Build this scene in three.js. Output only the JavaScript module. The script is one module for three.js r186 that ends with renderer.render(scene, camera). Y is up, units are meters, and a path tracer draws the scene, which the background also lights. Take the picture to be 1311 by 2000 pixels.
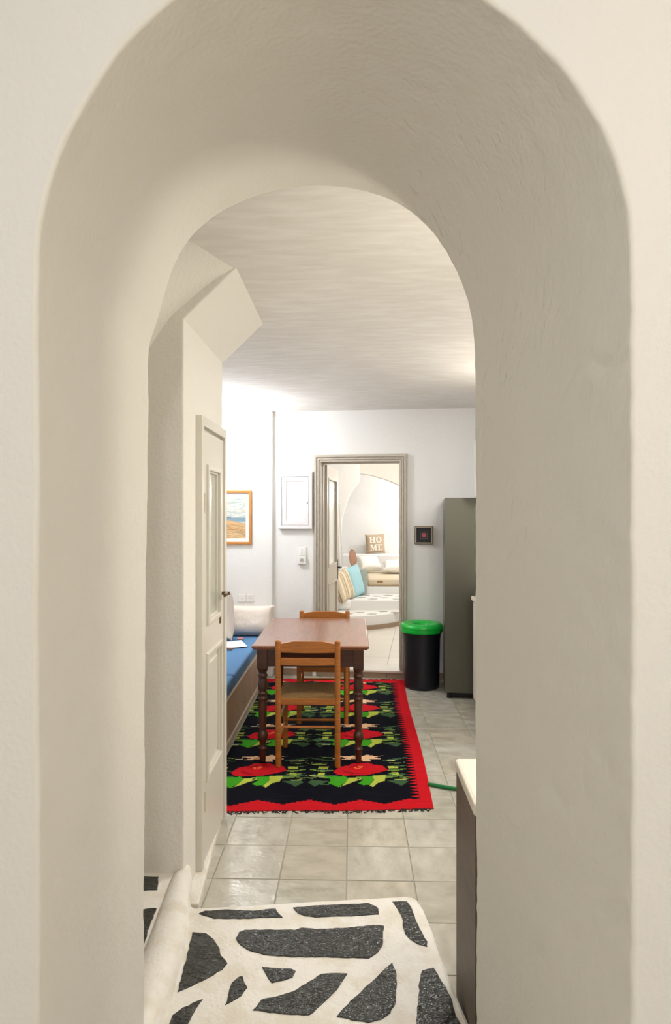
import * as THREE from 'three';
import { RoundedBoxGeometry } from 'three/addons/geometries/RoundedBoxGeometry.js';
import { mergeGeometries, mergeVertices } from 'three/addons/utils/BufferGeometryUtils.js';
import { RectAreaLightUniformsLib } from 'three/addons/lights/RectAreaLightUniformsLib.js';
import { ImprovedNoise } from 'three/addons/math/ImprovedNoise.js';

// ------------------------------------------------------------------ camera, light, exposure
// World: x to the right along the tile rows, y up, -z into the house. The eye stands 1.64 m above the dining room tiles.
const scene = new THREE.Scene();
scene.background = new THREE.Color(0x0b0b0d);
const camera = new THREE.PerspectiveCamera(75.14, 1311 / 2000, 0.05, 60);
camera.position.set(0, 1.64, 0);
camera.rotation.y = Math.atan(33 / 1300);
const renderer = new THREE.WebGLRenderer({ antialias: true });
renderer.toneMapping = THREE.LinearToneMapping;
renderer.toneMappingExposure = 1.0;
renderer.shadowMap.enabled = true;
scene.add(camera);
RectAreaLightUniformsLib.init();

// strengths in candela and colours of the lamps; each lamp's builder adds the light itself
const LAMP = {
  dining: { pos: [-1.225, 2.41, -6.0], cd: 3.0, color: [0.92, 0.95, 1.0] },
  panel: { pos: [1.14, 2.645, -4.2], size: 0.5, cd: 12.5, color: [1.0, 0.985, 0.95] },
  kitchen: { pos: [0.78, 1.90, -2.00], cd: 1.3, color: [1.0, 0.92, 0.78] },  // unseen bulb added to brighten the threshold and closet wall
  bedroom: { pos: [0.75, 2.42, -8.3], cd: 4.0, color: [1.0, 0.96, 0.91] },
  alcove: { pos: [1.15, 1.95, -10.9], cd: 2.8, color: [1.0, 0.98, 0.97] },
  entryCool: { pos: [0.05, 2.52, 0.75], cd: 3.2, color: [0.95, 0.975, 1.0] },
  entryWarm: { pos: [1.15, 2.25, 0.25], cd: 1.05, color: [1.0, 0.82, 0.58] },
};

// ------------------------------------------------------------------ helpers
let seed = 7;
const rnd = () => { seed |= 0; seed = (seed + 0x6d2b79f5) | 0; let t = Math.imul(seed ^ (seed >>> 15), 1 | seed); t = (t + Math.imul(t ^ (t >>> 7), 61 | t)) ^ t; return ((t ^ (t >>> 14)) >>> 0) / 4294967296; };
const rr = (a, b) => a + (b - a) * rnd();
const perlin = new ImprovedNoise();
const fbm = (x, y, z, o = 4) => { let s = 0, a = 1, n = 0; for (let i = 0; i < o; i++) { s += a * perlin.noise(x, y, z); n += a; x *= 2.03; y *= 2.03; z *= 2.03; a *= 0.5; } return s / n; };
const used = new Map();
const numbered = (n) => { const k = used.get(n) || 0; used.set(n, k + 1); return k ? n + '_' + String(k).padStart(3, '0') : n; };
const sh = (m) => { m.castShadow = true; m.receiveShadow = true; return m; };
function thing(name, label, category, [x, y, z] = [0, 0, 0], turn = 0, group) {
  const o = new THREE.Group(); o.name = numbered(name); o.position.set(x, y, z); o.rotation.y = turn;
  o.userData = { label, category }; if (group) o.userData.group = group; scene.add(o); return o;
}
function part(parent, name, geo, mat, label) { const m = sh(new THREE.Mesh(geo, mat)); m.name = name; if (label) m.userData.label = label; parent.add(m); return m; }
function struct(name, geo, mat, label) {
  const m = geo ? sh(new THREE.Mesh(geo, mat)) : new THREE.Group(); m.name = name; m.userData.kind = 'structure'; if (label) m.userData.label = label; scene.add(m); return m;
}
const box = (w, h, d, x = 0, y = 0, z = 0, r = 0) => { const g = r ? new RoundedBoxGeometry(w, h, d, 2, Math.min(r, w / 2.01, h / 2.01, d / 2.01)) : new THREE.BoxGeometry(w, h, d); g.translate(x, y, z); return g; };
const span = (x0, x1, y0, y1, z0, z1, r = 0) => box(x1 - x0, y1 - y0, Math.abs(z1 - z0), (x0 + x1) / 2, (y0 + y1) / 2, (z0 + z1) / 2, r);
const cyl = (r0, r1, h, x = 0, y = 0, z = 0, n = 20) => { const g = new THREE.CylinderGeometry(r0, r1, h, n); g.translate(x, y, z); return g; };
const clean = (g) => { g = g.index ? g.toNonIndexed() : g; for (const k of Object.keys(g.attributes)) if (!['position', 'normal', 'uv'].includes(k)) g.deleteAttribute(k); if (!g.attributes.uv) g.setAttribute('uv', new THREE.BufferAttribute(new Float32Array(g.attributes.position.count * 2), 2)); return g; };
const join = (...gs) => mergeGeometries(gs.map(clean));
// uv in metres, by the way each face points
function metric(g, s = 1, turn = false) {
  g = g.index ? g.toNonIndexed() : g; const p = g.attributes.position, n = p.count, uv = new Float32Array(n * 2);
  const a = new THREE.Vector3(), b = new THREE.Vector3(), c = new THREE.Vector3();
  for (let i = 0; i < n; i += 3) {
    a.fromBufferAttribute(p, i); b.fromBufferAttribute(p, i + 1); c.fromBufferAttribute(p, i + 2);
    const nn = b.clone().sub(a).cross(c.clone().sub(a)); const ax = Math.abs(nn.x), ay = Math.abs(nn.y), az = Math.abs(nn.z);
    [a, b, c].forEach((v, k) => { let u, w; if (ax >= ay && ax >= az) { u = v.z; w = v.y; } else if (ay >= az) { u = v.x; w = v.z; } else { u = v.x; w = v.y; } if (turn) [u, w] = [w, u]; uv[(i + k) * 2] = u / s; uv[(i + k) * 2 + 1] = w / s; });
  }
  g.setAttribute('uv', new THREE.BufferAttribute(uv, 2)); return g;
}
const poly = (pts) => { const s = new THREE.Shape(); pts.forEach(([x, y], i) => (i ? s.lineTo(x, y) : s.moveTo(x, y))); s.closePath(); return s; };
const rectHole = (s, x0, x1, y0, y1) => { const h = new THREE.Path(); h.moveTo(x0, y0); h.lineTo(x1, y0); h.lineTo(x1, y1); h.lineTo(x0, y1); h.closePath(); s.holes.push(h); return s; };
// a frame lying in the xy plane, front at z = depth
const frame = (x0, x1, y0, y1, w, depth, bev = 0.003) => new THREE.ExtrudeGeometry(rectHole(poly([[x0, y0], [x1, y0], [x1, y1], [x0, y1]]), x0 + w, x1 - w, y0 + w, y1 - w), { depth, bevelEnabled: bev > 0, bevelSize: bev, bevelThickness: bev, bevelOffset: -bev, bevelSegments: 2 });
const uFrame = (x0, x1, y0, y1, w, z0, z1, bev = 0.003) => { const g = new THREE.ExtrudeGeometry(poly([[x0, y0], [x0 + w, y0], [x0 + w, y1 - w], [x1 - w, y1 - w], [x1 - w, y0], [x1, y0], [x1, y1], [x0, y1]]), { depth: z1 - z0 - bev, bevelEnabled: true, bevelSize: bev, bevelThickness: bev, bevelOffset: -bev, bevelSegments: 2 }); g.translate(0, 0, z0); return g; };
// plan polygon (x, distance) raised to a slab
const slab = (pts, h, bev = 0) => { const g = new THREE.ExtrudeGeometry(poly(pts), { depth: h - bev, bevelEnabled: bev > 0, bevelSize: bev, bevelThickness: bev, bevelOffset: -bev, bevelSegments: 2 }); g.rotateX(-Math.PI / 2); return g; };

// ------------------------------------------------------------------ textures
function field(w, h, fn) { const d = new Float32Array(w * h); let lo = 1e9, hi = -1e9; for (let y = 0; y < h; y++) for (let x = 0; x < w; x++) { const v = fn(x / w, y / h); d[y * w + x] = v; if (v < lo) lo = v; if (v > hi) hi = v; } for (let i = 0; i < d.length; i++) d[i] = (d[i] - lo) / (hi - lo || 1); return d; }
// tiling noise: blend of shifted copies
const tnoise = (u, v, fx, fy, z, o = 4) => { const f = (a, b) => fbm(a * fx, b * fy, z, o); const a = f(u, v), b = f(u - 1, v), c = f(u, v - 1), d = f(u - 1, v - 1); return (a * (1 - u) * (1 - v) + b * u * (1 - v) + c * (1 - u) * v + d * u * v) / Math.sqrt((u * u + (1 - u) * (1 - u)) * (v * v + (1 - v) * (1 - v))); };
function tex(w, h, data, color) {
  const px = new Uint8Array(w * h * 4);
  for (let i = 0; i < w * h; i++) { const c = color ? color(data[i], i) : [data[i], data[i], data[i]]; px[i * 4] = Math.max(0, Math.min(255, c[0] * 255)); px[i * 4 + 1] = Math.max(0, Math.min(255, c[1] * 255)); px[i * 4 + 2] = Math.max(0, Math.min(255, c[2] * 255)); px[i * 4 + 3] = 255; }
  const t = new THREE.DataTexture(px, w, h); t.wrapS = t.wrapT = THREE.RepeatWrapping; t.magFilter = THREE.LinearFilter; t.minFilter = THREE.LinearFilter; if (color) t.colorSpace = THREE.SRGBColorSpace; t.needsUpdate = true; return t;
}
const mix = (a, b, t) => a.map((v, i) => v + (b[i] - v) * t);
const plasterF = field(512, 512, (u, v) => tnoise(u, v, 6, 6, 1.3, 5) + 0.35 * tnoise(u, v, 40, 40, 4.1, 2));
const plasterBump = tex(512, 512, plasterF);
const grainBump = tex(512, 512, field(512, 512, (u, v) => 0.5 * tnoise(u, v, 5, 5, 1.3, 4) + 0.5 * tnoise(u, v, 55, 55, 4.1, 3)));
const brushF = field(512, 512, (u, v) => tnoise(u, v, 5, 22, 2.7, 5) + 0.5 * tnoise(u, v, 3, 7, 8.2, 3));
const brushBump = tex(512, 512, brushF);
const brushColor = tex(512, 512, brushF, (t) => mix([0.885, 0.87, 0.845], [0.92, 0.91, 0.89], Math.min(1, Math.max(0, (t - 0.25) * 2))));
const slateF = field(512, 512, (u, v) => { const a = tnoise(u, v, 6, 8, 11.1, 4) * 5, st = Math.floor(a), f = a - st, ter = st + THREE.MathUtils.smoothstep(f, 0.78, 1); return 0.55 * ter / 5 + 0.25 * tnoise(u, v, 16, 24, 3.3, 3) + 0.06 * tnoise(u, v, 70, 70, 5, 2); });   // cleft in thin flakes
const slateBump = tex(512, 512, slateF);
const slateColor = tex(512, 512, slateF, (t) => mix([0.12, 0.125, 0.12], [0.27, 0.275, 0.255], Math.min(1, t * 1.1)));
const tileF = field(512, 512, (u, v) => { const a = tnoise(u, v, 4, 4, 21.5, 4); return Math.max(-0.06, Math.min(0.22, a)) * 1.4 + 0.18 * tnoise(u, v, 14, 14, 1.7, 4) + 0.35 * Math.abs(tnoise(u, v, 3, 6, 9.7, 4)); });
const tileBump = tex(512, 512, tileF);
const tileColor = tex(512, 512, field(512, 512, (u, v) => tnoise(u, v, 4, 7, 31, 5)), (t) => mix([0.68, 0.66, 0.605], [0.80, 0.785, 0.735], t));
const woodGrain = (a, b, fx, fy, z) => tex(512, 512, field(512, 512, (u, v) => { const w = tnoise(u, v, fx, fy, z, 5); return w + 0.3 * Math.sin((u * 26 + w * 5) * 6.283 / 2) * 0.35; }), (t) => mix(a, b, t));
const tableWood = woodGrain([0.42, 0.225, 0.115], [0.60, 0.35, 0.19], 26, 3, 5.5);
const legWood = woodGrain([0.215, 0.12, 0.085], [0.33, 0.185, 0.125], 26, 3, 15.5);
const chairWood = woodGrain([0.60, 0.355, 0.14], [0.77, 0.485, 0.215], 22, 2.5, 2.2);
const benchWood = woodGrain([0.66, 0.565, 0.48], [0.76, 0.665, 0.575], 8, 3, 12.2);
const limeColor = tex(512, 512, field(512, 512, (u, v) => tnoise(u, v, 5, 5, 41, 5)), (t) => mix([0.895, 0.865, 0.81], [0.935, 0.92, 0.89], Math.min(1, Math.max(0, (t - 0.22) * 2.6))));
const weaveBump = tex(256, 256, field(256, 256, (u, v) => Math.sin(u * 6.283 * 64) * Math.sin(v * 6.283 * 64) + 0.5 * tnoise(u, v, 20, 20, 3, 3)));
const rushF = field(256, 256, (u, v) => Math.abs(Math.sin((v * 24 + 0.25 * tnoise(u, v, 4, 10, 2, 3)) * Math.PI)) + 0.2 * tnoise(u, v, 6, 40, 7, 3));
const rushBump = tex(256, 256, rushF);
const rushColor = tex(256, 256, field(256, 256, (u, v) => tnoise(u, v, 3, 44, 6, 3)), (t) => mix([0.58, 0.43, 0.24], [0.73, 0.58, 0.36], t));
const furF = field(256, 256, (u, v) => tnoise(u, v, 26, 9, 4, 4));
const furBump = tex(256, 256, furF);

function canvasTex(w, h, draw) { const c = document.createElement('canvas'); c.width = w; c.height = h; draw(c.getContext('2d'), w, h); const t = new THREE.CanvasTexture(c); t.colorSpace = THREE.SRGBColorSpace; t.magFilter = THREE.LinearFilter; return t; }

// ------------------------------------------------------------------ materials
const std = (o) => new THREE.MeshStandardMaterial(o);
const col = (r, g, b) => new THREE.Color().setRGB(r, g, b, THREE.SRGBColorSpace);
const M = {
  plaster: std({ color: col(0.90, 0.885, 0.85), roughness: 0.85, bumpMap: plasterBump, bumpScale: 0.003 }),
  arch: std({ color: col(0.88, 0.872, 0.86), roughness: 0.9, bumpMap: grainBump, bumpScale: 0.0012 }),
  white: std({ color: col(0.925, 0.92, 0.91), roughness: 0.8, bumpMap: plasterBump, bumpScale: 0.0015 }),
  ceiling: std({ map: brushColor, roughness: 0.9, bumpMap: brushBump, bumpScale: 0.0025 }),
  grout: std({ color: col(0.73, 0.705, 0.645), roughness: 0.9 }),
  whitewash: std({ map: limeColor, roughness: 0.5, bumpMap: plasterBump, bumpScale: 0.004 }),
  slate: std({ map: slateColor, roughness: 0.27, bumpMap: slateBump, bumpScale: 0.014 }),
  tile: [0, 1, 2].map((i) => std({ map: tileColor, color: [col(1, 1, 1), col(0.965, 0.965, 0.95), col(0.985, 0.97, 0.95)][i], roughness: 0.24, bumpMap: tileBump, bumpScale: 0.0035 })),
  paleTile: std({ color: col(0.86, 0.835, 0.79), roughness: 0.35, bumpMap: tileBump, bumpScale: 0.001 }),
  brownTile: std({ color: col(0.62, 0.53, 0.44), roughness: 0.5, bumpMap: tileBump, bumpScale: 0.002 }),
  doorPaint: std({ color: col(0.84, 0.82, 0.77), roughness: 0.38 }),
  casing: std({ color: col(0.76, 0.725, 0.67), roughness: 0.42 }),
  frosted: new THREE.MeshPhysicalMaterial({ color: col(0.74, 0.745, 0.69), roughness: 0.22, clearcoat: 0.6, clearcoatRoughness: 0.1 }),
  bronze: std({ color: col(0.42, 0.33, 0.20), metalness: 0.85, roughness: 0.35 }),
  iron: std({ color: col(0.16, 0.14, 0.12), metalness: 0.6, roughness: 0.45 }),
  tableTop: new THREE.MeshPhysicalMaterial({ map: tableWood, roughness: 0.35, clearcoat: 0.8, clearcoatRoughness: 0.26 }),
  tableLeg: std({ map: legWood, roughness: 0.3 }),
  chair: std({ map: chairWood, roughness: 0.38 }),
  rush: std({ map: rushColor, roughness: 0.8, bumpMap: rushBump, bumpScale: 0.007 }),
  bench: std({ map: benchWood, roughness: 0.5 }),
  benchEdge: std({ color: col(0.80, 0.735, 0.655), roughness: 0.5 }),
  blue: std({ color: col(0.37, 0.55, 0.735), roughness: 0.9, bumpMap: weaveBump, bumpScale: 0.0008 }),
  fur: std({ color: col(0.93, 0.885, 0.84), roughness: 1, bumpMap: furBump, bumpScale: 0.0015 }),
  paper: std({ color: col(0.95, 0.94, 0.95), roughness: 0.8 }),
  greenPlastic: std({ color: col(0.03, 0.72, 0.24), roughness: 0.28 }),
  hose: std({ color: col(0.05, 0.46, 0.22), roughness: 0.35 }),
  binBody: std({ color: col(0.075, 0.09, 0.13), roughness: 0.42 }),
  brightLitSlate: std({ color: col(0.60, 0.59, 0.55), roughness: 0.5, bumpMap: slateBump, bumpScale: 0.003 }),  // slate with the strong bedroom light put into its colour
  steel: std({ color: col(0.43, 0.43, 0.395), metalness: 0.85, roughness: 0.36 }),
  darkPlastic: std({ color: col(0.09, 0.09, 0.095), roughness: 0.5 }),
  whitePlastic: std({ color: col(0.93, 0.925, 0.91), roughness: 0.4 }),
  orangeWood: std({ color: col(0.76, 0.50, 0.235), roughness: 0.4 }),
  panelWhite: std({ color: col(0.90, 0.885, 0.885), roughness: 0.5 }),
  worktop: std({ color: col(0.93, 0.90, 0.835), roughness: 0.35 }),
  cabinetDark: std({ map: woodGrain([0.30, 0.245, 0.205], [0.39, 0.325, 0.275], 10, 2, 8.8), roughness: 0.5 }),
  kitchen: std({ color: col(0.88, 0.855, 0.81), roughness: 0.45 }),
  linen: std({ color: col(0.94, 0.93, 0.90), roughness: 0.95, bumpMap: weaveBump, bumpScale: 0.0006 }),
  cover: std({ color: col(0.86, 0.80, 0.70), roughness: 0.95, bumpMap: weaveBump, bumpScale: 0.0008 }),
  aqua: std({ color: col(0.67, 0.84, 0.88), roughness: 0.95, bumpMap: weaveBump, bumpScale: 0.0008 }),
  greyBox: std({ color: col(0.70, 0.73, 0.69), roughness: 0.6 }),
  brown: std({ color: col(0.60, 0.42, 0.24), roughness: 0.6 }),
  pink: std({ color: col(0.85, 0.55, 0.52), roughness: 0.6 }),
};
const glow = (c, k) => std({ color: 0xffffff, emissive: new THREE.Color().setRGB(...c), emissiveIntensity: k, roughness: 0.6 });

// ------------------------------------------------------------------ archway wall (between the entry and the dining room)
const nearOutline = [[-0.525, 0], [-0.525, 0.784], [-0.527, 1.212], [-0.525, 1.726], [-0.528, 1.982], [-0.525, 2.085], [-0.519, 2.136], [-0.503, 2.2], [-0.482, 2.26], [-0.46, 2.303], [-0.417, 2.374], [-0.374, 2.429], [-0.305, 2.49], [-0.245, 2.529], [-0.16, 2.565], [-0.058, 2.582], [0.044, 2.57], [0.136, 2.536], [0.216, 2.483], [0.262, 2.449], [0.329, 2.385], [0.378, 2.319], [0.42, 2.239], [0.441, 2.166], [0.451, 2.109], [0.456, 2.008], [0.456, 1.724], [0.456, 1.222], [0.455, 0.803], [0.455, 0]];
const farOutline = [[-0.584, 0], [-0.584, 0.206], [-0.58, 0.923], [-0.574, 1.64], [-0.571, 1.927], [-0.571, 2.084], [-0.563, 2.127], [-0.548, 2.17], [-0.531, 2.228], [-0.511, 2.292], [-0.482, 2.356], [-0.434, 2.42], [-0.369, 2.472], [-0.298, 2.506], [-0.212, 2.532], [-0.098, 2.545], [0.002, 2.536], [0.08, 2.515], [0.144, 2.482], [0.194, 2.439], [0.243, 2.38], [0.278, 2.32], [0.307, 2.256], [0.325, 2.192], [0.336, 2.121], [0.34, 2.022], [0.34, 1.64], [0.34, 0.932], [0.342, 0.224], [0.342, 0]];
const NEAR = 1.1, FAR = 1.85;
function archWall() {
  const curve = (o) => { // resample: straight jambs by height, crown by arc length
    const pts = o.map(([x, y]) => new THREE.Vector3(x, y, 0)); const c = new THREE.CatmullRomCurve3(pts, false, 'centripetal'); return c.getSpacedPoints(760);
  };
  const A = curve(nearOutline), B = curve(farOutline), n = A.length;
  const outward = (P, i) => { const a = P[Math.max(0, i - 2)], b = P[Math.min(n - 1, i + 2)]; const t = b.clone().sub(a).normalize(); return new THREE.Vector3(-t.y, t.x, 0); };
  const rings = [], r = 0.008, steps = 110;
  for (let k = 0; k <= 4; k++) { const a = (k / 4) * Math.PI / 2; rings.push([0, NEAR + r * (1 - Math.cos(a)), r * (1 - Math.sin(a))]); }
  for (let k = 1; k < steps; k++) { const t = k / steps; rings.push([t, NEAR + r + (FAR - NEAR - 2 * r) * t, 0]); }
  for (let k = 0; k <= 4; k++) { const a = (k / 4) * Math.PI / 2; rings.push([1, FAR - r * (1 - Math.sin(a)), r * (1 - Math.cos(a))]); }
  const pos = [], uv = [], idx = [], front = [], back = [];
  let len = 0;
  for (let j = 0; j < rings.length; j++) {
    const [t, d, off] = rings[j]; len = 0;
    for (let i = 0; i < n; i++) {
      const p = A[i].clone().lerp(B[i], t), o = outward(A, i).lerp(outward(B, i), t);
      let w = 0.007 * fbm(p.x * 2.2, p.y * 2.2, d * 2.2, 3) + 0.0022 * fbm(p.x * 16, p.y * 16, d * 16, 3);
      const right = THREE.MathUtils.smoothstep(p.x, -0.05, 0.22);   // the right half was trowelled more coarsely
      w += right * 0.003 * fbm(p.x * 30, p.y * 18, d * 14, 3);
      const pit = perlin.noise(p.x * 9 + 40, p.y * 9, d * 9); if (pit > 0.52) w += 0.012 * (pit - 0.52);
      p.addScaledVector(o, off + w); pos.push(p.x, p.y, -d);
      if (i) len += A[i].distanceTo(A[i - 1]); uv.push(i / (n - 1), (d - NEAR) / (FAR - NEAR));
      if (j === 0) front.push([p.x, p.y]); if (j === rings.length - 1) back.push([p.x, p.y]);
      if (j && i) { const a = (j - 1) * n + i - 1, b = a + 1, c = j * n + i - 1, e = c + 1; idx.push(a, c, b, b, c, e); }
    }
  }
  const tunnel = new THREE.BufferGeometry(); tunnel.setAttribute('position', new THREE.Float32BufferAttribute(pos, 3)); tunnel.setAttribute('uv', new THREE.Float32BufferAttribute(uv, 2)); tunnel.setIndex(idx); tunnel.computeVertexNormals();
  const face = (outline, z, flip) => { const s = poly([[-2.0, -0.02], ...outline.map(([x, y], i) => [x, i === 0 || i === outline.length - 1 ? -0.02 : y]), [2.0, -0.02], [2.0, 3.0], [-2.0, 3.0]]); const g = metric(new THREE.ShapeGeometry(s), 0.6); if (flip) { const p = g.attributes.position; for (let i = 0; i < p.count; i += 3) { const ax = p.getX(i + 1), ay = p.getY(i + 1); p.setXY(i + 1, p.getX(i + 2), p.getY(i + 2)); p.setXY(i + 2, ax, ay); } g.computeVertexNormals(); } g.translate(0, 0, z); return g; };
  const rim = join(metric(span(-2.0, -1.98, 0, 3, -NEAR, -FAR), 0.6), metric(span(1.98, 2.0, 0, 3, -NEAR, -FAR), 0.6), metric(span(-2, 2, 2.98, 3, -NEAR, -FAR), 0.6));
  // plaster relief of the reveal, one texel about 3 mm: fine grain all over, trowel gouges on the right haunch, a seam at the springing
  const W = 2048, Hh = 512, total = A.reduce((q, p, i) => q + (i ? p.distanceTo(A[i - 1]) : 0), 0);
  const relief = new Float32Array(W * Hh); let lo = 1e9, hi = -1e9;
  for (let y = 0; y < Hh; y++) for (let x = 0; x < W; x++) {
    const sl = x / W * total, d = y / Hh * (FAR - NEAR), u = x / W; let v = 0.10 * fbm(sl * 9, d * 9, 2, 3) + 0.09 * fbm(sl * 90, d * 90, 5, 2);
    const zone = THREE.MathUtils.smoothstep(u, 0.50, 0.57) * (1 - THREE.MathUtils.smoothstep(u, 0.66, 0.76)) * THREE.MathUtils.smoothstep(d, 0.12, 0.45), rough = 0.12 * THREE.MathUtils.smoothstep(u, 0.5, 0.58) + 0.88 * zone; const patch = THREE.MathUtils.clamp(0.5 + 1.6 * fbm(sl * 2.4, d * 3.2, 9, 2), 0, 1);
    const a = sl * 0.8 + d * 0.6, b = -sl * 0.6 + d * 0.8; v -= rough * patch * (3.0 * Math.max(0, fbm(a * 22, b * 62, 3, 3) - 0.2) + 0.5 * Math.max(0, fbm(sl * 60, d * 60, 12, 2) - 0.12)); v += rough * 0.18 * fbm(a * 14, b * 40, 17, 3);
    const few = perlin.noise(sl * 7 + 3, d * 7, 21); if (few > 0.6) v -= (few - 0.6) * 2.5 * (1 - rough);
    const sy = 0.662 + 0.004 * Math.sin(d * 30); if (d < 0.27) v -= 0.35 * Math.exp(-(((u - sy - d * 0.02) / 0.0022) ** 2));
    relief[y * W + x] = v; lo = Math.min(lo, v); hi = Math.max(hi, v);
  }
  for (let k = 0; k < relief.length; k++) relief[k] = (relief[k] - lo) / (hi - lo);
  const map = tex(W, Hh, relief); map.wrapS = map.wrapT = THREE.ClampToEdgeWrapping;
  const wall = struct('wall_arch', null, null, 'thick whitewashed wall with a deep rounded archway');
  part(wall, 'arch_reveal', tunnel, std({ color: col(0.875, 0.862, 0.83), roughness: 0.9, bumpMap: map, bumpScale: 0.009 })); part(wall, 'wall_face', join(face(front, -NEAR, false), face(back, -FAR, true), rim), M.arch);
}
archWall();

// ------------------------------------------------------------------ entry (where the camera stands)
struct('wall_entry_left', metric(span(-2.1, -1.9, 0, 3, 2.7, -1.1), 0.6), M.plaster);
struct('wall_entry_right', metric(span(1.5, 1.7, 0, 3, 2.7, -1.1), 0.6), M.plaster);
struct('wall_entry_back', metric(span(-2.1, 1.7, 0, 3, 2.5, 2.7), 0.6), M.plaster);
struct('ceiling_entry', metric(span(-2.1, 1.7, 2.8, 3, 2.7, -1.1), 0.8), M.ceiling);

// raised threshold of slate set in white mortar
const STEP = 0.14;
const mortar = struct('floor_threshold', metric(slab([[-1.9, -2.5], [1.5, -2.5], [1.5, 1.12], [0.50, 1.12], [0.40, 1.80], [0.352, 1.90], [0.344, 1.959], [0.319, 2.117], [0.299, 2.263], [0.288, 2.401], [0.27, 2.524], [0.252, 2.585], [0.235, 2.603], [0.203, 2.609], [0.063, 2.592], [-0.096, 2.574], [-0.292, 2.549], [-0.485, 2.524], [-0.60, 2.512], [-0.69, 2.60], [-0.69, 2.77], [-1.55, 2.77], [-1.55, 1.85], [-0.75, 1.6], [-0.75, 1.12], [-1.9, 1.12]], STEP, 0.012), 0.5), M.whitewash, 'raised threshold of slate set in white mortar');
const stones = [
  [[-0.573, 2.471], [-0.554, 2.488], [-0.511, 2.492], [-0.472, 2.498], [-0.372, 2.492], [-0.29, 2.508], [-0.258, 2.455], [-0.366, 2.447], [-0.452, 2.442], [-0.51, 2.441]],
  [[-0.225, 2.516], [-0.168, 2.527], [-0.019, 2.543], [0.061, 2.553], [0.098, 2.521], [0.099, 2.483], [-0.018, 2.469], [-0.134, 2.458], [-0.174, 2.465], [-0.202, 2.48]],
  [[0.154, 2.564], [0.21, 2.567], [0.226, 2.516], [0.232, 2.459], [0.251, 2.369], [0.262, 2.329], [0.258, 2.302], [0.228, 2.314], [0.203, 2.339], [0.187, 2.374], [0.182, 2.412], [0.184, 2.458], [0.169, 2.522]],
  [[-0.41, 2.33], [-0.405, 2.364], [-0.384, 2.378], [-0.205, 2.382], [-0.183, 2.396], [-0.131, 2.389], [-0.018, 2.399], [0.077, 2.417], [0.114, 2.414], [0.105, 2.308], [0.085, 2.266], [0.054, 2.236], [-0.052, 2.239], [-0.193, 2.237], [-0.3, 2.246], [-0.357, 2.269], [-0.388, 2.295]],
  [[-0.571, 2.36], [-0.52, 2.355], [-0.485, 2.321], [-0.455, 2.273], [-0.445, 2.24], [-0.415, 2.201], [-0.426, 2.169], [-0.462, 2.132], [-0.546, 2.064], [-0.552, 2.136], [-0.557, 2.224]],
  [[-0.297, 2.184], [-0.248, 2.18], [-0.201, 2.179], [-0.185, 2.169], [-0.193, 2.139], [-0.217, 2.126], [-0.257, 2.112], [-0.27, 2.131]],
  [[-0.384, 2.11], [-0.366, 2.137], [-0.354, 2.141], [-0.346, 2.117], [-0.331, 2.091], [-0.344, 2.054], [-0.387, 2.014], [-0.386, 2.064]],
  [[-0.3, 1.995], [-0.28, 2.039], [-0.226, 2.057], [-0.187, 2.075], [-0.149, 2.11], [-0.101, 2.157], [-0.067, 2.162], [-0.016, 2.161], [-0.048, 2.089], [-0.095, 2.022], [-0.128, 1.981], [-0.202, 1.982], [-0.266, 1.991]],
  [[-0.047, 1.976], [-0.015, 2.024], [0.034, 2.092], [0.086, 2.158], [0.133, 2.218], [0.142, 2.178], [0.14, 2.106], [0.133, 2.038], [0.114, 1.995], [0.086, 1.969], [0.047, 1.955], [0.001, 1.962]],
  [[0.181, 1.917], [0.192, 1.987], [0.202, 2.051], [0.214, 2.131], [0.227, 2.18], [0.267, 2.196], [0.285, 2.133], [0.304, 2.065], [0.308, 1.99], [0.324, 1.921]],
  [[-0.537, 1.913], [-0.536, 1.968], [-0.513, 2], [-0.46, 2.036], [-0.474, 1.986], [-0.478, 1.955], [-0.484, 1.915]],
  [[-0.908, 2.716], [-0.796, 2.714], [-0.773, 2.62], [-0.874, 2.614]],
  [[-0.85, 2.483], [-0.788, 2.49], [-0.761, 2.499], [-0.74, 2.5], [-0.735, 2.404], [-0.725, 2.315], [-0.722, 2.253], [-0.733, 2.181], [-0.77, 2.18]],
  [[-0.42, 1.90], [-0.30, 1.92], [-0.20, 1.90], [-0.24, 1.76], [-0.38, 1.74]], [[-0.13, 1.88], [0.05, 1.90], [0.10, 1.80], [0.02, 1.70], [-0.12, 1.72]], [[0.16, 1.85], [0.28, 1.84], [0.30, 1.66], [0.18, 1.64]],
  [[-0.50, 1.66], [-0.34, 1.68], [-0.28, 1.50], [-0.46, 1.44]], [[-0.20, 1.64], [0.08, 1.63], [0.12, 1.46], [-0.16, 1.40]], [[0.20, 1.56], [0.36, 1.58], [0.38, 1.36], [0.22, 1.34]], [[-0.46, 1.36], [-0.22, 1.36], [-0.20, 1.16], [-0.42, 1.12]], [[-0.12, 1.32], [0.12, 1.36], [0.16, 1.14], [-0.10, 1.10]],
];
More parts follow.
